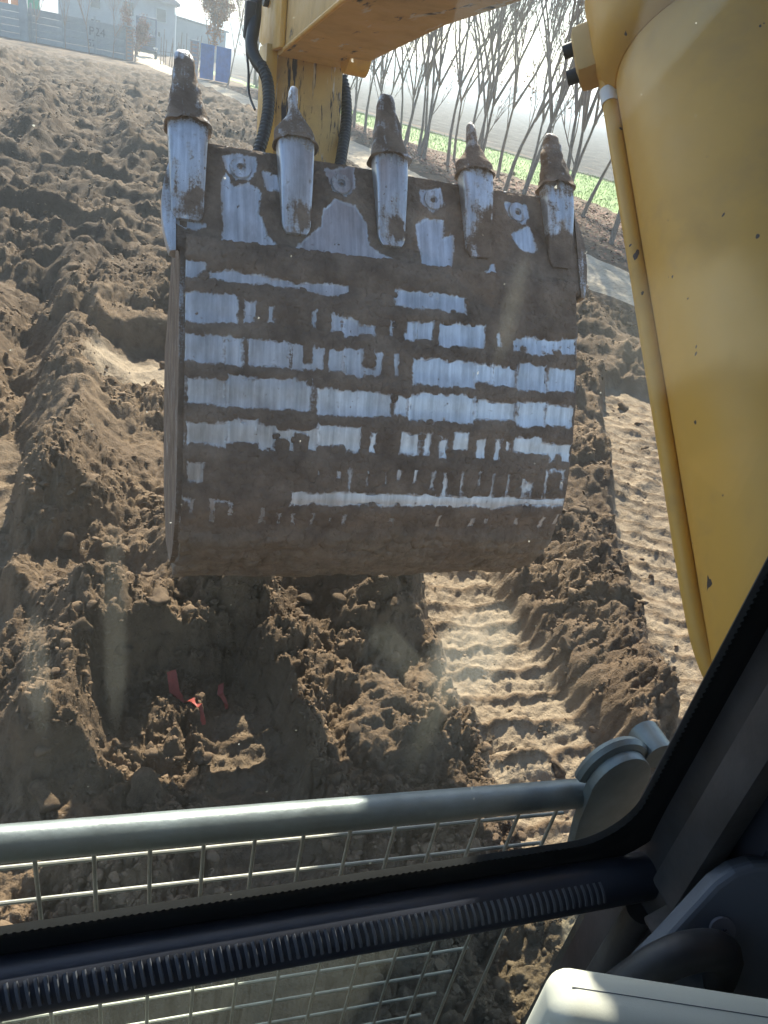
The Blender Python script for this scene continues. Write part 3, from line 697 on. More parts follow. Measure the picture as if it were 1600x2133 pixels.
# ------------------------------------------------------------------ red reflections modelled as strips on the ground
def ribbon(pts, w, label):
    V = []; n = len(pts); rnd = random.Random(5); m = MB()
    for i, (x, y) in enumerate(pts):
        z = hz(x, y) + .012 + rnd.uniform(0, .018); ww = w * rnd.uniform(.4, 1.5)
        V += [(x - ww, y + rnd.uniform(-.01, .01), z), (x + ww, y, z + rnd.uniform(-.01, .02)), (x + ww, y, z - .003), (x - ww, y, z - .003)]
    m.loft([V[4 * i:4 * i + 4] for i in range(n)]); return tag(m.build('red_reflection', M['red'], None), label, 'plastic scrap')
ribbon([(.17, 2.62), (.185, 2.58), (.21, 2.55), (.235, 2.52), (.255, 2.49), (.262, 2.46), (.285, 2.43), (.30, 2.38)], .016, 'long red reflection modelled as a strip lying on the shaded soil')
ribbon([(.395, 2.60), (.39, 2.565), (.40, 2.53), (.41, 2.50), (.41, 2.47)], .010, 'short red reflection modelled as a strip near the longer one')

# ------------------------------------------------------------------ the excavator
EX = empty('excavator', (.83, 0, 0), 'yellow excavator seen from its cab, muddy steel bucket curled up on its boom', 'excavator')
class XP:  # parts are modelled in place; this shifts them under the machine's own origin
    pass
def part(mb, name, mat, parent=None, **kw):
    o = mb.build(name, mat, parent or EX, **kw)
    if parent is None: o.location = (-.83, 0, 0)
    return o
# --- bucket
PROF = np.array([(2.500,2.055),(2.485,2.035),(2.47,2.013),(2.373,1.864),(2.302,1.753),(2.24,1.634),(2.19,1.52),(2.135,1.368),(2.12,1.278),(2.15,1.176),(2.227,1.038),(2.36,.90),(2.55,.81),(2.8,.78),(3.05,.84),(3.25,1.0),(3.36,1.22)])
PL = np.r_[0, np.cumsum(np.linalg.norm(np.diff(PROF, axis=0), axis=1))] - .025
PATCH = [(0.127,0.305,0.152,0.245),(0.327,0.356,0.161,0.234),(0.405,0.418,0.177,0.23),(0.54,0.557,0.178,0.234),(0.604,0.643,0.176,0.241),(0.648,0.701,0.183,0.256),(0.702,0.761,0.199,0.246),(0.811,0.821,0.177,0.237),(0.867,0.898,0.171,0.248),(0.903,0.971,0.171,0.244),(0.986,1.164,0.168,0.257),(1.214,1.223,0.19,0.246),(1.276,1.304,0.199,0.255),(1.31,1.324,0.192,0.233),(1.327,1.358,0.185,0.261),(1.363,1.393,0.192,0.259),(1.4,1.437,0.194,0.259),(1.443,1.472,0.191,0.242),(1.477,1.532,0.181,0.252),(0.826,1.093,0.071,0.139),(0.141,0.262,0.282,0.37),(0.266,0.319,0.279,0.377),(0.333,0.467,0.283,0.369),(0.48,0.511,0.289,0.376),(0.513,0.553,0.341,0.369),(0.551,0.579,0.293,0.367),(0.601,0.649,0.297,0.372),(0.654,0.717,0.288,0.382),(0.728,0.762,0.345,0.373),(0.759,0.782,0.295,0.371),(0.829,0.84,0.295,0.372),(0.894,1.127,0.297,0.394),(1.129,1.191,0.3,0.375),(1.196,1.285,0.3,0.38),(1.294,1.408,0.292,0.39),(1.417,1.53,0.298,0.383),(0.148,0.27,0.413,0.501),(0.273,0.547,0.4,0.504),(0.562,0.821,0.423,0.512),(0.834,0.883,0.428,0.499),(0.888,1.132,0.414,0.516),(1.135,1.292,0.427,0.501),(1.297,1.412,0.419,0.517),(1.418,1.532,0.427,0.509),(0.15,0.276,0.545,0.625),(0.28,0.375,0.535,0.612),(0.375,0.43,0.551,0.632),(0.434,0.486,0.561,0.588),(0.477,0.493,0.555,0.633),(0.492,0.546,0.556,0.569),(0.545,0.567,0.556,0.631),(0.573,0.722,0.541,0.609),(0.665,0.719,0.588,0.631),(0.753,0.776,0.556,0.631),(0.856,0.932,0.546,0.629),(0.948,0.969,0.553,0.634),(1.007,1.037,0.56,0.637),(1.057,1.113,0.544,0.607),(1.148,1.178,0.559,0.637),(1.224,1.238,0.561,0.639),(1.263,1.273,0.57,0.605),(1.29,1.406,0.549,0.608),(1.401,1.531,0.562,0.609),(1.448,1.466,0.599,0.641),(1.496,1.532,0.597,0.637),(0.58,0.585,0.687,0.706),(0.644,0.656,0.685,0.716),(0.682,0.692,0.679,0.752),(0.749,0.756,0.682,0.746),(0.814,0.82,0.685,0.732),(0.86,0.871,0.679,0.717),(0.919,0.929,0.679,0.727),(0.983,0.999,0.68,0.748),(1.032,1.047,0.682,0.764),(1.098,1.108,0.68,0.754),(1.162,1.176,0.68,0.735),(1.218,1.229,0.679,0.768),(1.281,1.289,0.682,0.75),(1.342,1.356,0.694,0.76),(1.363,1.386,0.706,0.754),(1.437,1.446,0.668,0.749),(1.501,1.516,0.663,0.737),(1.455,1.503,0.663,0.676),(0.153,0.209,0.672,0.735),(0.493,1.544,0.764,0.805),(0.146,0.181,0.787,0.8),(0.169,0.18,0.797,0.846),(0.232,0.245,0.793,0.872),(0.239,0.293,0.79,0.802),(0.292,0.304,0.795,0.845),(0.398,0.407,0.813,0.877),(0.46,0.469,0.827,0.88),(0.503,0.513,0.832,0.879),(0.572,0.58,0.831,0.883),(0.632,0.642,0.841,0.882),(0.682,0.694,0.835,0.882),(0.854,0.87,0.844,0.888),(1.036,1.047,0.837,0.886),(1.166,1.178,0.846,0.885),(1.221,1.233,0.84,0.881),(1.348,1.36,0.839,0.875),(1.457,1.469,0.832,0.89),(1.512,1.527,0.826,0.873),(0.248,0.257,1.035,1.196),(0.318,0.328,1.058,1.228),(0.357,0.37,1.047,1.23),(0.423,0.435,1.048,1.234),(1.302,1.321,1.068,1.285),(1.468,1.494,1.045,1.263)]
PATCH2 = [[(0.124,0.058),(0.206,0.057),(0.201,0.082),(0.174,0.108),(0.127,0.109)],[(0.215,0.085),(0.294,0.066),(0.342,0.076),(0.487,0.089),(0.665,0.08),(0.665,0.11),(0.588,0.118),(0.438,0.104),(0.294,0.11),(0.215,0.104)]]
LIPP = [[(0.266,0.288),(0.363,0.3),(0.362,0.257),(0.34,0.226),(0.306,0.221),(0.277,0.248)],[(0.26,0.197),(0.27,0.22),(0.296,0.182),(0.344,0.198),(0.373,0.184),(0.367,0.114),(0.39,0.049),(0.394,-0.033),(0.37,-0.042),(0.256,-0.046),(0.269,0.048)],[(0.4,0.019),(0.438,-0.017),(0.482,-0.017),(0.539,0.038),(0.586,0.087),(0.598,0.149),(0.635,0.187),(0.698,0.175),(0.733,0.114),(0.73,0.042),(0.777,0.01),(0.79,-0.048),(0.638,-0.05),(0.399,-0.048)],[(0.602,0.297),(0.698,0.314),(0.701,0.258),(0.668,0.22),(0.627,0.235)],[(0.394,0.251),(0.428,0.246),(0.437,0.205),(0.408,0.2)],[(0.948,0.277),(1.017,0.288),(1.026,0.238),(0.984,0.208),(0.951,0.232)],[(0.924,0.137),(0.965,0.171),(1.022,0.168),(1.011,0.093),(1.053,0.121),(1.049,0.053),(1.036,-0.016),(1.079,-0.017),(1.147,-0.037),(1.21,0.022),(1.217,-0.058),(0.941,-0.061),(0.94,0.028)],[(0.702,0.161),(0.732,0.11),(0.74,0.04),(0.776,0.018),(0.85,-0.011),(0.805,-0.05),(0.704,-0.062),(0.694,-0.063)],[(1.277,0.276),(1.358,0.276),(1.367,0.242),(1.34,0.208),(1.298,0.226)],[(1.299,0.155),(1.363,0.193),(1.385,0.113),(1.374,0.1),(1.326,0.117)],[(1.452,-0.014),(1.497,-0.009),(1.502,-0.061),(1.46,-0.063)],[(0.105,0.047),(0.155,0.042),(0.201,0.038),(0.169,0.024),(0.146,0.025)]]
LIPH = [(0.318,0.256),(0.656,0.255),(0.992,0.247),(1.324,0.25)]
def poly_sd(x, y, P):
    """signed distance to a polygon, negative inside"""
    d = np.full(x.shape, 1e9); ins = np.zeros(x.shape, bool); n = len(P)
    for i in range(n):
        (ax, ay), (bx, by) = P[i], P[(i + 1) % n]; ex, ey = bx - ax, by - ay
        t = np.clip(((x - ax) * ex + (y - ay) * ey) / (ex * ex + ey * ey), 0, 1)
        d = np.minimum(d, np.hypot(x - ax - t * ex, y - ay - t * ey))
        c = ((ay > y) != (by > y)) & (x < ex * (y - ay) / (ey if abs(ey) > 1e-12 else 1e-12) + ax); ins ^= c
    return np.where(ins, -d, d)
def mud_field(x, v, rects, polys, holes, edge):
    wx = fbm(x * 14, v * 14, 3, 85); wv = fbm(x * 14 + 40, v * 14, 3, 86); x = x + .005 * wx; v = v + .011 * wv
    sd = np.full(x.shape, .05)
    for (x0, x1, v0, v1) in rects:
        pad = .0035 if x1 - x0 < .04 else .001
        dx = np.abs(x - (x0 + x1) / 2) - (x1 - x0) / 2 - pad; dv = np.abs(v - (v0 + v1) / 2) - (v1 - v0) / 2
        q = np.hypot(np.maximum(dx, 0), np.maximum(dv, 0)) + np.minimum(np.maximum(dx, dv), 0); sd = np.minimum(sd, q)
    for P in polys: sd = np.minimum(sd, poly_sd(x, v, P) - .005)
    for hx, hy in holes: sd = np.maximum(sd, .012 - np.hypot(x - hx, v - hy))
    sd = sd - .0030 + edge * (fbm(x * 60, v * 60, 3, 82) + .8 * fbm(x * 150, v * 150, 2, 87)) + .05 * np.clip(fbm(x * 38, v * 38, 3, 84) - .36, 0, 1)
    return np.clip(.5 + (sd - .0005) / .017, 0, 1)
XA, XB = .145, 1.53
nu, nv = 430, 400
vv = np.concatenate([np.linspace(-.02, 1.25, 350), np.linspace(1.25, PL[-1], 51)[1:]]); uu = np.linspace(XA, XB, nu)
# smooth profile
tt = np.linspace(PL[0], PL[-1], 600); py = np.interp(tt, PL, PROF[:, 0]); pz = np.interp(tt, PL, PROF[:, 1])
kk = np.hanning(31); kk /= kk.sum(); py = np.convolve(np.pad(py, 15, 'reflect', reflect_type='odd'), kk, 'valid'); pz = np.convolve(np.pad(pz, 15, 'reflect', reflect_type='odd'), kk, 'valid')
UY = np.interp(vv, tt, py); UZ = np.interp(vv, tt, pz); dy = np.gradient(UY, vv); dz = np.gradient(UZ, vv); ln = np.hypot(dy, dz); ny, nz = dz / ln, -dy / ln
if ny[100] > 0: ny, nz = -ny, -nz
UU, VV = np.meshgrid(uu, vv)
mud = mud_field(UU, VV, PATCH, PATCH2, [], .0030)
low = sstep(.885, .96, VV)
mud = np.maximum(mud, low * .65 + .35 * low * fbm(UU * 20, VV * 20, 2, 3) * 0)
thick = .004 + .006 * fbm(UU * 8, VV * 8, 4, 41) + .0045 * fbm(UU * 45, VV * 45, 3, 42) + low * (.014 + .026 * fbm(UU * 5, VV * 9, 5, 43) + .010 * lumps(UU * 22, VV * 22, 46)) + .006 * sstep(.63, .72, VV) * np.clip(fbm(UU * 6 + 3, VV * 6, 3, 44) + .1, 0, 1)
rib = .0025 * np.sin(VV * 2 * math.pi / .128) * (1 - low)
off = mud * np.maximum(thick, .0015) + rib
BK = np.stack([UU, UY[:, None] + ny[:, None] * off, UZ[:, None] + nz[:, None] * off], -1)
BK[..., 0] += (np.abs(UU - .84) > .68) * 0
bucket = grid_mesh('bucket', BK, M['bucket'], EX, {'mud': mud, 'dry': np.clip(low * (.55 + .8 * fbm(UU * 4, VV * 7, 3, 47)), 0, 1)}); bucket.location = (-.83, 0, 0)
bucket['label'] = 'wide steel bucket caked with brown mud, polished steel showing in rows of patches'
sol = bucket.modifiers.new('plate', 'SOLIDIFY'); sol.thickness = .022; sol.offset = -1 if True else 1
def bpart(mb, name, mat=None, **kw):
    o = mb.build(name, mat or M['bucket'], bucket, **kw); return o
def set_mud(o, fn):
    me = o.data; n = len(me.vertices); co = np.empty(n * 3, np.float32); me.vertices.foreach_get('co', co); co = co.reshape(-1, 3)
    a = me.attributes.new('mud', 'FLOAT', 'POINT'); a.data.foreach_set('value', fn(co).astype(np.float32))
def subdiv(mb, cuts):
    me = bpy.data.meshes.new('t'); me.from_pydata([tuple(p) for p in mb.v], [], mb.f); bm = bmesh.new(); bm.from_mesh(me)
    bmesh.ops.recalc_face_normals(bm, faces=bm.faces[:])
    for L in cuts:
        es = [e for e in bm.edges if e.calc_length() > L]
        if es: bmesh.ops.subdivide_edges(bm, edges=es, cuts=1, use_grid_fill=True)
    bmesh.ops.triangulate(bm, faces=[f for f in bm.faces if len(f.verts) > 4]); bm.verts.index_update()
    mb.v = [tuple(v.co) for v in bm.verts]; mb.f = [[v.index for v in f.verts] for f in bm.faces]; bm.free(); bpy.data.meshes.remove(me); return mb
# lip plate: fine grid on the face, thickness behind it
LD = np.array([.659, .753]) / math.hypot(.659, .753); LNn = np.array([-LD[1], LD[0]])    # along the lip, out of its face
LO = np.array([2.506, 2.059])
def lipP(x, s, o=0.0):
    return (x, LO[0] + LD[0] * s + LNn[0] * o, LO[1] + LD[1] * s + LNn[1] * o)
ss = np.linspace(-.052, .325, 130); xs = np.linspace(.115, 1.56, 470); LX, LS = np.meshgrid(xs, ss)
lm = mud_field(LX, LS, [], LIPP, LIPH, .004)
edge_w = sstep(.31, .324, LS) * (.5 + .5 * fbm(LX * 7, LS * 3, 2, 7)) ; lm = np.clip(lm - .8 * edge_w, 0, 1)
th = .005 + .006 * fbm(LX * 9, LS * 9, 4, 141) + .004 * fbm(LX * 50, LS * 50, 3, 142)
lo = lm * np.maximum(th, .001) - .010 * sstep(-.040, -.052, LS)
LP = np.stack([LX, LO[0] + LD[0] * LS + LNn[0] * lo, LO[1] + LD[1] * LS + LNn[1] * lo], -1)
lip = grid_mesh('lip_plate', LP, M['bucket'], bucket, {'mud': lm}); s2 = lip.modifiers.new('plate', 'SOLIDIFY'); s2.thickness = .035; s2.offset = -1
# the four bolt pads between the teeth
for hx, hs in LIPH:
    m = MB(); ring = []
    for rr, o in ((.036, .001), (.034, .007), (.014, .007), (.012, -.004)):
        ring.append([lipP(hx + rr * math.cos(a * math.pi / 12), hs + rr * 1.05 * math.sin(a * math.pi / 12), o) for a in range(24)])
    m.loft(ring, cap=False); m.f.append(tuple(range(72, 96))); o = bpart(m, 'bolt_pad'); set_mud(o, lambda c: .30 + .3 * fbm(c[:, 0] * 30, c[:, 2] * 30, 3, 9))
TX = [.150, .495, .825, 1.150, 1.482]; TIP = [.636, .585, .622, .576, .593]; SHAPE = [(.050, .050), (.030, .034), (.046, .045), (.030, .036), (.042, .044)]; GRIME = [.15, .05, .08, .35, .75]
def rrect(cx, s, w, h, oc, n=5, pw=4.0):
    out = []
    for k in range(24):
        a = 2 * math.pi * k / 24; c, sn = math.cos(a), math.sin(a)
        out.append(lipP(cx + w / 2 * math.copysign(abs(c) ** (2 / pw), c), s, oc + h / 2 * math.copysign(abs(sn) ** (2 / pw), sn)))
    return out
for k, tx in enumerate(TX):
    # adapter: flat strap lying on the lip, thicker towards the tooth
    m = MB(); st = np.linspace(.045, .385, 24); rings = []
    for s in st:
        f = (s - .045) / .34; w = .092 + .030 * min(1, f * 1.1) + (.004 if k in (0,) else 0); hgt = .016 + .045 * sstep(.0, .75, np.array(f)) * 1.0
        if f < .06: w *= .72 + 4.6 * f
        rings.append(rrect(tx, s, w, float(hgt) * 1.0, float(hgt) * .32 + .004, pw=7))
    m.loft(rings); subdiv(m, [.012])
    o = bpart(m, 'adapter')
    def fn(c, k=k, tx=tx):
        s = (c[:, 1] - LO[0]) * LD[0] + (c[:, 2] - LO[1]) * LD[1]; x = c[:, 0] - tx
        blob = np.exp(-((x - .016 + (k == 3) * -.012) / .034) ** 2 - ((s - (.105 if k < 3 else .13)) / (.045 if k != 3 else .085)) ** 2) * .75
        e = .45 * sstep(.325, .375, s) + GRIME[k] * sstep(.22, .05, s)
        return np.clip(.12 + blob + e + .55 * fbm(c[:, 0] * 26 + k * 9, s * 26, 5, 65) + .25 * GRIME[k], 0, 1)
    set_mud(o, fn)
    # tooth: socket collar with a notch, then a tapering point
    m = MB(); L = TIP[k] - .355; w0 = .138; tw, thh = SHAPE[k]; rings = []; broad = k in (0, 2, 4)
    for i in range(30):
        f = i / 29; s = .350 + L * f
        if broad: w = w0 + (tw - w0) * (f ** .85)
        else: w = w0 * (1 - .10 * f) if f < .22 else (tw + (w0 * .98 - tw) * max(0, 1 - (f - .22) / .42) ** 1.5)
        hh = .088 + (thh - .088) * f ** .8
        if f < .06: w += .010; hh += .012
        if f > .9: w *= math.sqrt(max(.02, 1 - ((f - .9) / .1) ** 2 * .9)); hh *= math.sqrt(max(.02, 1 - ((f - .9) / .1) ** 2 * .9))
        ring = rrect(tx - .015 * f * (k == 0), s, w, hh, .022 - .012 * f, pw=4 if broad else 2.8)
        if i == 0:
            ring = [(p[0], p[1] + LD[0] * d, p[2] + LD[1] * d) for p in ring for d in [(.024 if abs(p[0] - tx) < .03 else 0)]]
        rings.append(ring)
    m.loft(rings); subdiv(m, [.02])
    # caked earth makes the point uneven
    V = np.array(m.v); cen = np.array(lipP(tx, .5, .01)); dirr = V - np.stack([np.full(len(V), tx), V[:, 1], V[:, 2]], -1)
    cake = .006 * fbm(V[:, 0] * 22 + k * 5, V[:, 2] * 22 + V[:, 1] * 7, 4, 91 + k) * (1.0 + GRIME[k]); V[:, 0] += np.sign(dirr[:, 0]) * cake * 1.2; V[:, 1] -= cake; m.v = [tuple(p) for p in V]
    o = bpart(m, 'tooth')
    def fn2(c, k=k, tx=tx):
        s = (c[:, 1] - LO[0]) * LD[0] + (c[:, 2] - LO[1]) * LD[1]; f = (s - .35) / (TIP[k] - .355); ctr = 1 - np.abs(c[:, 0] - tx) / (.069 * (1 - .6 * f))
        base = .62 - .30 * sstep(.78, 1.0, f) + .10 * GRIME[k] + (.25 * (ctr - .55) if k in (0, 2) else -.22 * sstep(.3, .6, f) + .15 * GRIME[k])
        return np.clip(base + .45 * fbm(c[:, 0] * 24 + k, s * 24, 4, 31 + k), 0, 1)
    set_mud(o, fn2)
# side plates, side cutters, hinge ears
side_poly = [(LO[0] + LD[0] * .30, LO[1] + LD[1] * .30)] + [(float(a), float(b)) for a, b in zip(UY[::14], UZ[::14])] + [(3.42, 1.36), (3.30, 1.46)]
nS = len(side_poly)
for xa, xb in ((XA - .018, XA + .004), (XB - .004, XB + .018)):
    m = MB(); m.prism(side_poly, xa, xb, 0); o = bpart(m, 'side_plate', smooth=False); set_mud(o, lambda c: .62 + .35 * fbm(c[:, 1] * 7, c[:, 2] * 3, 4, 19))
    # wear strip along the heel edge
for sg, xe in ((-1, .115), (1, 1.560)):
    m = MB(); rings = []
    for i in range(22):
        s = -.06 + .36 * i / 21; bul = .034 * math.sin(min(1, (i + 1) / 20) * math.pi) ** .7
        c0 = xe + sg * .0; rings.append([lipP(c0, s, .012), lipP(c0 + sg * (bul + .008), s, .004), lipP(c0 + sg * (bul + .010), s, -.03), lipP(c0, s, -.045)])
    m.loft(rings); subdiv(m, [.03, .015]); o = bpart(m, 'side_cutter'); set_mud(o, lambda c, sg=sg: (.25 if sg < 0 else .62) + .5 * fbm(c[:, 0] * 18, c[:, 2] * 14, 4, 23))
for xe in (.66, .97):
    m = MB(); m.prism([(3.05, .85), (3.36, 1.2), (3.62, 1.25), (3.72, 1.42), (3.6, 1.55), (3.35, 1.5), (3.05, 1.25), (2.9, .9)], xe, xe + .045, 0, .004); o = bpart(m, 'hinge_ear'); set_mud(o, lambda c: .7 + .3 * fbm(c[:, 1] * 9, c[:, 2] * 9, 3, 2))
# --- stick hanging behind the bucket
m = MB(); m.prism([(4.30, 3.15), (4.42, 2.70), (4.40, 2.55), (4.25, 2.18), (3.56, 1.30), (3.72, 1.18), (4.30, 1.75), (4.75, 2.3), (4.95, 2.9), (4.85, 3.3)], .66, 1.01, 0, .010)
stick = part(m, 'stick', M['yellow_scuffed'])
m = MB(); m.prism([(4.36, 2.62), (4.18, 2.10), (3.6, 1.4), (3.75, 1.3), (4.4, 2.05), (4.62, 2.6)], .600, .657, 0, .008); m.build('side_flange', M['yellow'], stick)
m = MB(); m.tube([(.58, 3.62, 1.36), (1.08, 3.62, 1.36)], .055, 16); m.build('pin', M['dark'], stick)
# --- boom: the gooseneck from behind the cab down to the stick hinge
up_under = [(4.55, 2.585), (4.30, 2.575), (4.15, 2.60), (3.85, 2.645), (3.0, 2.775), (2.34, 2.842), (1.8, 2.90), (1.3, 3.05), (.8, 3.0), (.1, 2.5), (-.8, 1.35)]
up_top = [(-1.1, 1.6), (-.4, 2.6), (.3, 3.3), (1.0, 3.55), (1.65, 3.26), (2.4, 3.2), (3.0, 3.16), (4.3, 3.12), (4.72, 3.02), (4.80, 2.80)]
m = MB(); m.prism(up_under + up_top, .655, 1.03, 0, .008); boom = part(m, 'boom', M['yellow_worn'])
m = MB(); m.prism([(4.86, 2.62), (4.55, 2.58), (4.12, 2.612), (4.22, 2.95), (4.32, 3.3), (4.75, 3.15), (4.92, 2.85)], .625, .653, 0, .006); m.build('hinge_cheek', M['yellow'], boom)
m = MB(); m.tube([(.60, 4.62, 2.86), (1.08, 4.62, 2.86)], .085, 20); m.build('hinge_pin', M['dark'], boom)
m = MB(); m.tube([(.93, 4.06, 2.655), (1.036, 4.06, 2.655)], .098, 28); m.build('boss', M['yellow'], boom)
m = MB(); m.prism([(3.35, 2.96), (3.10, 3.2), (3.35, 3.2)], .6495, .6545, 0); m.build('decal', M['decal'], boom)
m = MB(); m.tube([(.652, 4.12, 2.607), (.652, 3.0, 2.779), (.652, 2.34, 2.846)], .010, 8); m.build('weld_bead', M['white'] if 0 else M['yellow'], boom)
# --- hoses: smooth upper hose into a ribbed sleeve, on both sides of the stick
def smooth_path(pts, n):
    P = np.array(pts, float); t = np.linspace(0, len(P) - 1, n); out = []
    for q in t:
        i = min(int(q), len(P) - 2); f = q - i; p0, p1, p2, p3 = P[max(i - 1, 0)], P[i], P[i + 1], P[min(i + 2, len(P) - 1)]
        out.append(.5 * ((2 * p1) + (-p0 + p2) * f + (2 * p0 - 5 * p1 + 4 * p2 - p3) * f * f + (-p0 + 3 * p1 - 3 * p2 + p3) * f ** 3))
    return np.array(out)
def ribbed(pts, r, name):
    P = smooth_path(pts, 330); L = np.r_[0, np.cumsum(np.linalg.norm(np.diff(P, axis=0), axis=1))]
    m = MB(); m.tube([tuple(p) for p in P], [r * (1 + .16 * max(0, math.sin(l * 2 * math.pi / .021)) ** .6) for l in L], 16); return part(m, name, M['hose'])
def unp(u, v, d):
    c = np.array([(u - 800) / 1560, (1066.5 - v) / 1560, -1.0]); p = AX @ c * d; return (p[0], p[1], p[2] + CAM_H)
ribbed([unp(543, 135, 3.62), unp(556, 165, 3.60), unp(560, 205, 3.58), unp(557, 245, 3.55), unp(548, 285, 3.52), unp(535, 330, 3.5), unp(520, 400, 3.5)], .026, 'ribbed_hose')
ribbed([unp(712, 160, 4.0), unp(719, 190, 4.0), unp(722, 230, 3.98), unp(720, 270, 3.95), unp(714, 310, 3.9), unp(706, 360, 3.85)], .026, 'ribbed_hose')
m = MB(); P = smooth_path([unp(540, -60, 3.7), unp(534, -10, 3.68), unp(531, 40, 3.66), unp(524, 90, 3.64), unp(531, 120, 3.63), unp(545, 142, 3.62)], 40); m.tube([tuple(p) for p in P], .030, 14); part(m, 'hydraulic_hose', M['hose'])
m = MB(); P = smooth_path([unp(512, 20, 3.7), unp(513, 90, 3.7), unp(518, 150, 3.7), unp(519, 195, 3.7), unp(531, 228, 3.65)], 30); m.tube([tuple(p) for p in P], .006, 8); part(m, 'cable', M['hose'])
m = MB(); a = Vector(unp(520, 42, 3.66)); m.box(a, (.05, .06, .16), None, .01); part(m, 'hose_clamp', M['dark'])
# --- left boom cylinder close to the cab, with its oil tube
T1 = Vector((.5, .826, 2.6095)); T2 = Vector((.5, .402, 2.199)); CD = (T1 - T2).normalized()
nrm = (T1 - Vector((0, 0, CAM_H))).cross(T2 - Vector((0, 0, CAM_H))).normalized()
if nrm.x < 0: nrm = -nrm
CR = .100; A0 = T2 + nrm * CR
m = MB(); m.tube([A0 + CD * t for t in np.linspace(-.05, .66, 24)], CR, 64); cyl = part(m, 'boom_cylinder', M['yellow'])
m = MB(); e0 = A0 - CD * .10; m.tube([e0 - Vector((.06, 0, 0)), e0 + Vector((.12, 0, 0))], .06, 24); m.build('eye_end', M['yellow'], cyl)
ax0 = A0 + CD * .625
m = MB(); m.tube([ax0 + CD * t for t in (-.012, -.004, .012, .03, .10, .115)], [CR + .001, CR + .010, CR + .017, CR + .019, CR + .019, CR + .004], 64); m.build('gland', M['yellow'], cyl)
m = MB(); m.tube([ax0 + CD * t for t in (.1, .8)], .055, 32); m.build('rod', M['chrome'], cyl)
tr_ = .0088; side = nrm; away = CD.cross(nrm).normalized()
TB = T2 - nrm * (tr_ * .9)
pth = [TB + CD * .72, TB + CD * .5, TB + CD * .2, TB + CD * .06, TB - CD * .00 + nrm * .004, TB - CD * .035 + nrm * .016, TB - CD * .06 + nrm * .04]
Q = smooth_path([p[:] for p in pth], 60); m = MB(); m.tube([tuple(p) for p in Q], tr_, 14); m.build('oil_tube', M['yellow'], cyl)
fb = TB + CD * .672 - nrm * .010
rotm = Matrix((nrm, CD, nrm.cross(CD))).transposed()
m = MB(); m.box(fb, (.040, .062, .04), rotm, .009); m.build('flange', M['yellow_worn'], cyl)
for t in (-.019, .017): m = MB(); m.tube([fb + CD * t - nrm * .014, fb + CD * t - nrm * .031], .008, 12); m.build('bolt', M['dark'], cyl)
lb = TB + CD * .61; m = MB(); m.tube([lb - CD * .009, lb + CD * .009], tr_ + .0012, 14); m.build('label_band', M['white'], cyl)
m = MB()
for k in range(4): m.tube([A0 - CD * (.012 + k * .022), A0 - CD * (.024 + k * .022)], CR + .0015, 48)
# --- guard over the front window
gd = MB(); gl, gr = Vector((-.95, .5, 1.962)), Vector((.53, .5, 1.884)); gd.tube([gl.lerp(gr, t) for t in np.linspace(0, 1, 12)], .0175, 18); guard = part(gd, 'window_guard', M['guard'])
gx = (gr - gl).normalized()
for k in range(9):
    z0 = -.053 - k * .0585; m = MB(); m.tube([gl + Vector((0, .012, z0)), gl.lerp(gr, .5) + Vector((0, .012, z0 - .002)), gr + Vector((-.002 - .012 * k, .012, z0))], .0024, 8); m.build('wire', M['wire'], guard)
for k in range(28):
    x = .53 - k * .0545 - .02; t = (x - gl.x) / (gr.x - gl.x); p = gl.lerp(gr, t); m = MB(); m.tube([p + Vector((0, .006, -.012)), p + Vector((.004, .006, -.56))], .0023, 8); m.build('wire', M['wire'], guard)
br = MB(); c0 = Vector((.560, .490, 1.915)); poly = []
for a in range(0, 200, 10): poly.append((c0.x + .040 * math.cos(R(a - 15)), c0.z + .052 * math.sin(R(a - 15))))
poly += [(c0.x - .036, c0.z - .06), (c0.x - .015, c0.z - .18), (c0.x + .06, c0.z - .18)]
br.prism(poly, .478, .492, 1, .002); br.build('bracket', M['guard'], guard)
m = MB(); ring = [(c0.x + .041 * math.cos(R(a)), .500, c0.z + .053 * math.sin(R(a))) for a in range(-20, 190, 10)]; m.tube(ring, .009, 8); m.build('bracket_rim', M['guard'], guard)
m = MB(); m.tube([(.612, .49, 1.95), (.612, .53, 1.95)], .020, 16); m.build('bracket_bolt', M['guard'], guard)
# --- cab: glass, frame, roof, pillars
glass = glass_mat('cab_glass', (.965, .988, .98), .0035, [(.213, 2.283, .036, .050, .045), (-.049, 2.288, .008, .055, .015), (-.009, 2.315, .008, .085, .012), (.176, 2.512, .006, .035, .016), (.29, 2.510, .075, .050, .014)])  # last entry paints a faint reflected glare patch over the boom cylinder
def frame_poly(x0, x1, z0, z1, r, n=8):
    out = []
    for cx, cz, a0 in ((x1 - r, z1 - r, 0), (x0 + r, z1 - r, 90), (x0 + r, z0 + r, 180), (x1 - r, z0 + r, 270)):
        for k in range(n + 1): a = R(a0 + 90 * k / n); out.append((cx + r * math.cos(a), cz + r * math.sin(a)))
    return out
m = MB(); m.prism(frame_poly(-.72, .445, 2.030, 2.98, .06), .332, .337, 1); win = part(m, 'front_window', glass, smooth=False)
inner = frame_poly(-.70, .428, 2.046, 2.96, .055, 10); outer = frame_poly(-.735, .470, 2.018, 2.995, .075, 10)
m = MB(); m.loft([[(p[0], .340, p[1]) for p in inner], [(p[0], .3335, p[1]) for p in inner], [(p[0], .330, p[1]) for p in outer], [(p[0], .345, p[1]) for p in outer], [(p[0], .340, p[1]) for p in inner]], cap=False); m.build('gasket', M['rubber'], win)
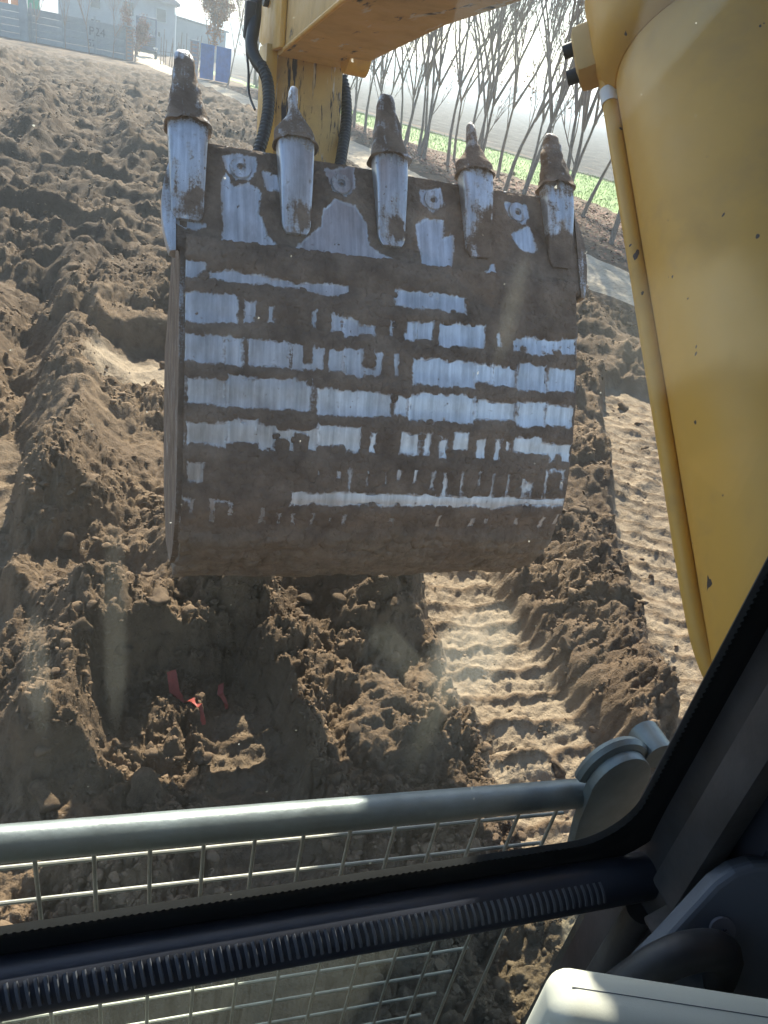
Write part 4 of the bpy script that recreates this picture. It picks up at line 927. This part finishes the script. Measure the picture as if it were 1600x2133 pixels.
# serrated printed edge of the pane
m = MB(); L = []; ip = [Vector((p[0], .3314, p[1])) for p in inner] ; ip.append(ip[0]); acc = 0
for a, b in zip(ip[:-1], ip[1:]):
    Ls = (b - a).length; nst = max(1, int(Ls / .0055)); 
    for k in range(nst):
        p = a.lerp(b, (k + .5) / nst); t = (b - a).normalized(); nn = Vector((-t.z, 0, t.x))
        m.add([p - t * .0019, p + t * .0019, p + t * .0012 + nn * .0045, p - t * .0012 + nn * .0045], [(0, 1, 2, 3)])
o = m.build('printed_edge', M['rubber'], win, smooth=False); o['kind'] = 'stuff'
low_glass = glass_mat('lower_glass', (.90, .96, .93), .016, [(.36, 1.965, .05, .02, .07), (.06, 1.955, .12, .012, .05)])
m = MB(); m.prism(frame_poly(-.72, .43, 1.40, 1.985, .04), .336, .341, 1); lowin = part(m, 'lower_window', low_glass, smooth=False)
mk = text_part('GOJO', .011, (.392, .3345, 1.934), (R(90), 0, 0), M['black'], lowin, 'glass_marking', .0002, True)
mk = text_part('CCC  E8', .007, (.402, .3345, 1.922), (R(90), 0, 0), M['black'], lowin, 'glass_marking', .0002, True)
# crossbar between the two panes, with ribs added to stand for a striped reflection
m = MB(); m.tube([(-.72, .318, 2.008), (.455, .318, 2.010)], .021, 28); bar = part(m, 'window_crossbar', M['black_paint'])
m = MB(); m.prism([(-.72, 1.972), (.45, 1.972), (.45, 1.992), (-.72, 1.992)], .318, .346, 1, .003); m.build('sill', M['rust'], bar)
m = MB()
for k in range(150):
    x = .392 - k * .0062
    pts = [(x - .005 * math.sin(R(a - 60)), .318 - .0212 * math.cos(R(a)) , 2.0090 + .0212 * math.sin(R(a))) for a in range(18, 74, 8)]
    m.tube(pts, .0017, 5, cap=False)
o = m.build('reflection_ribs', M['grey'], bar); o['kind'] = 'stuff'
def cabbox(a, b, name, mat, ch=.006, parent=None):
    m = MB(); a, b = Vector(a), Vector(b); m.box((a + b) / 2, tuple(b - a), None, ch)
    return part(m, name, mat) if parent is None else m.build(name, mat, parent)
pillar = cabbox((.452, .285, 1.2), (.53, .365, 3.02), 'front_pillar', M['frame'], .012)
cabbox((.436, .268, 2.035), (.462, .300, 3.0), 'rail', M['frame'], .005, pillar)
cabbox((.476, .255, 1.96), (.505, .290, 3.0), 'rail', M['black_paint'], .008, pillar)
m = MB(); m.prism([(.425, 2.012), (.455, 2.035), (.500, 2.06), (.512, 2.03), (.486, 1.968), (.474, 1.995), (.445, 1.990)], .262, .282, 1, .004); m.build('corner_bracket', M['rust'], pillar)
m = MB(); m.tube([(.446, .300, 1.985), (.432, .300, 1.40)], .013, 14); m.build('lower_post', M['frame'], pillar)
m = MB(); m.prism([(.455, 2.02), (.52, 2.10), (.62, 2.45), (.95, 2.45), (.95, 1.3), (.46, 1.3)], .286, .330, 1, .006); m.build('gusset', M['frame'], pillar)
m = MB(); m.tube([(.487, .286, 1.945), (.487, .274, 1.945)], .0145, 24); bo = m.build('washer', M['frame'], pillar)
m = MB(); m.tube([(.487, .275, 1.945), (.487, .264, 1.945)], .0085, 6); m.build('bolt', M['black_paint'], pillar)
left = cabbox((-.80, .285, 1.2), (-.725, .365, 3.02), 'front_pillar', M['frame'], .012)
cabbox((-.80, -1.15, 3.0), (.80, .36, 3.07), 'roof', M['frame'], .02)
cabbox((-.80, -1.15, 1.15), (.62, .34, 1.22), 'cab_floor', M['frame'], .01)
cabbox((-.80, -1.15, 1.2), (.62, -1.08, 3.0), 'rear_wall', M['frame'], .01)
cabbox((.62, -1.1, 1.2), (.66, .28, 2.25), 'side_wall', M['frame'], .01)
cabbox((-.80, -1.1, 1.2), (-.765, .28, 1.95), 'door_panel', M['frame'], .01)
cabbox((.60, -.55, 2.2), (.67, -.45, 3.0), 'side_pillar', M['frame'], .01)
cabbox((-.80, -.55, 1.9), (-.74, -.45, 3.0), 'side_pillar', M['frame'], .01)
# grey side trim with its screw cap and the dark knob in front of it
def upoly(px, d): return [Vector(unp(u, v, d)) for u, v in px]
m = MB(); A = upoly([(1900, 1800), (1570, 1800), (1530, 1812), (1490, 1840), (1380, 1960), (1300, 2040), (1300, 2200), (1900, 2200)], .585); bk = -Vector(AX[:, 2]) * .02
m.add(A + [p + bk for p in A], [tuple(range(8)), tuple(range(15, 7, -1))] + [(i, (i + 1) % 8, 8 + (i + 1) % 8, 8 + i) for i in range(8)]); trim = part(m, 'side_trim', M['grey'], smooth=False)
bv = trim.modifiers.new('bevel', 'BEVEL'); bv.width = .006; bv.segments = 3
sc_c = Vector(unp(1503, 1935, .584)); fw = Vector(AX[:, 2])
m = MB(); m.tube([sc_c, sc_c + fw * .003], .0100, 28); scr = m.build('screw_cap', M['screw'], trim)
for d in (Vector(AX[:, 0]) * 0 + Vector((.9, .1, .4)), Vector((-.4, .1, .9))):
    dd = d.normalized() * .003; m = MB(); m.tube([sc_c + fw * .0035 - dd, sc_c + fw * .0035 + dd], .0006, 4); m.build('slot', M['dark'], trim)
m = MB(); c = Vector(unp(1430, 2000, .555)); P = [c + Vector((-.06, 0, -.045)), c + Vector((-.03, 0, .0)), c + Vector((.0, 0, .012)), c + Vector((.035, 0, -.002)), c + Vector((.05, 0, -.05))]; m.tube([tuple(p) for p in smooth_path([q[:] for q in P], 16)], .014, 14); part(m, 'knob', M['black'])
# beige console turned towards the seat
ex = Vector((.944, -.33, .02)).normalized(); ey = Vector((.33, .944, 0)).normalized(); ez = ex.cross(ey).normalized(); rc = Matrix((ex, ey, ez)).transposed()
A = Vector((.264, .217, 2.122))
def loc(x, y, z): return A + ex * x + ey * y + ez * z
def rbox(name, x0, x1, y0, y1, z0, z1, r, mat, parent=None, seg=6):
    bm = bmesh.new(); bmesh.ops.create_cube(bm, size=1)
    for v in bm.verts: v.co = Vector((x0 + (v.co.x + .5) * (x1 - x0), y0 + (v.co.y + .5) * (y1 - y0), z0 + (v.co.z + .5) * (z1 - z0)))
    bmesh.ops.bevel(bm, geom=bm.edges[:], offset=r, segments=seg, profile=.5, affect='EDGES'); bm.verts.index_update()
    m = MB(); m.add([loc(*v.co) for v in bm.verts], [[v.index for v in f.verts] for f in bm.faces]); bm.free()
    return part(m, name, mat) if parent is None else m.build(name, mat, parent)
con = rbox('console', 0, .42, -.042, 0, -.15, 0, .0165, M['beige'])
rbox('lower_shell', .001, .42, -.12, -.004, -.16, -.012, .012, M['beige'], con)
pts = [(.013, -.019, .0001), (.15, -.019, .0002), (.40, -.020, .0002)]
m = MB(); m.tube([loc(*p) for p in smooth_path(pts, 40)], .0003, 6); m.build('seam', M['grey'], con)
rbox('screen_bezel', .030, .40, -.112, -.0395, -.05, -.0095, .003, M['black'], con)

# ------------------------------------------------------------------ haze in the air
m = MB(); m.prism([(-640, -640), (640, -640), (640, 640), (-640, 640)], -3.0, 17.0, 2)
hzm = bpy.data.materials.new('air'); hzm.use_nodes = True; hn = hzm.node_tree.nodes; hn.remove(hn['Principled BSDF'])
pv = hn.new('ShaderNodeVolumePrincipled'); pv.inputs['Color'].default_value = (.74, .87, 1.0, 1); pv.inputs['Density'].default_value = .0021; pv.inputs['Anisotropy'].default_value = .35
hzm.node_tree.links.new(pv.outputs[0], hn['Material Output'].inputs['Volume'])
haze = m.build('haze', hzm, None, smooth=False); haze['kind'] = 'stuff'; tag(haze, 'thin pale winter haze over the fields', 'haze')
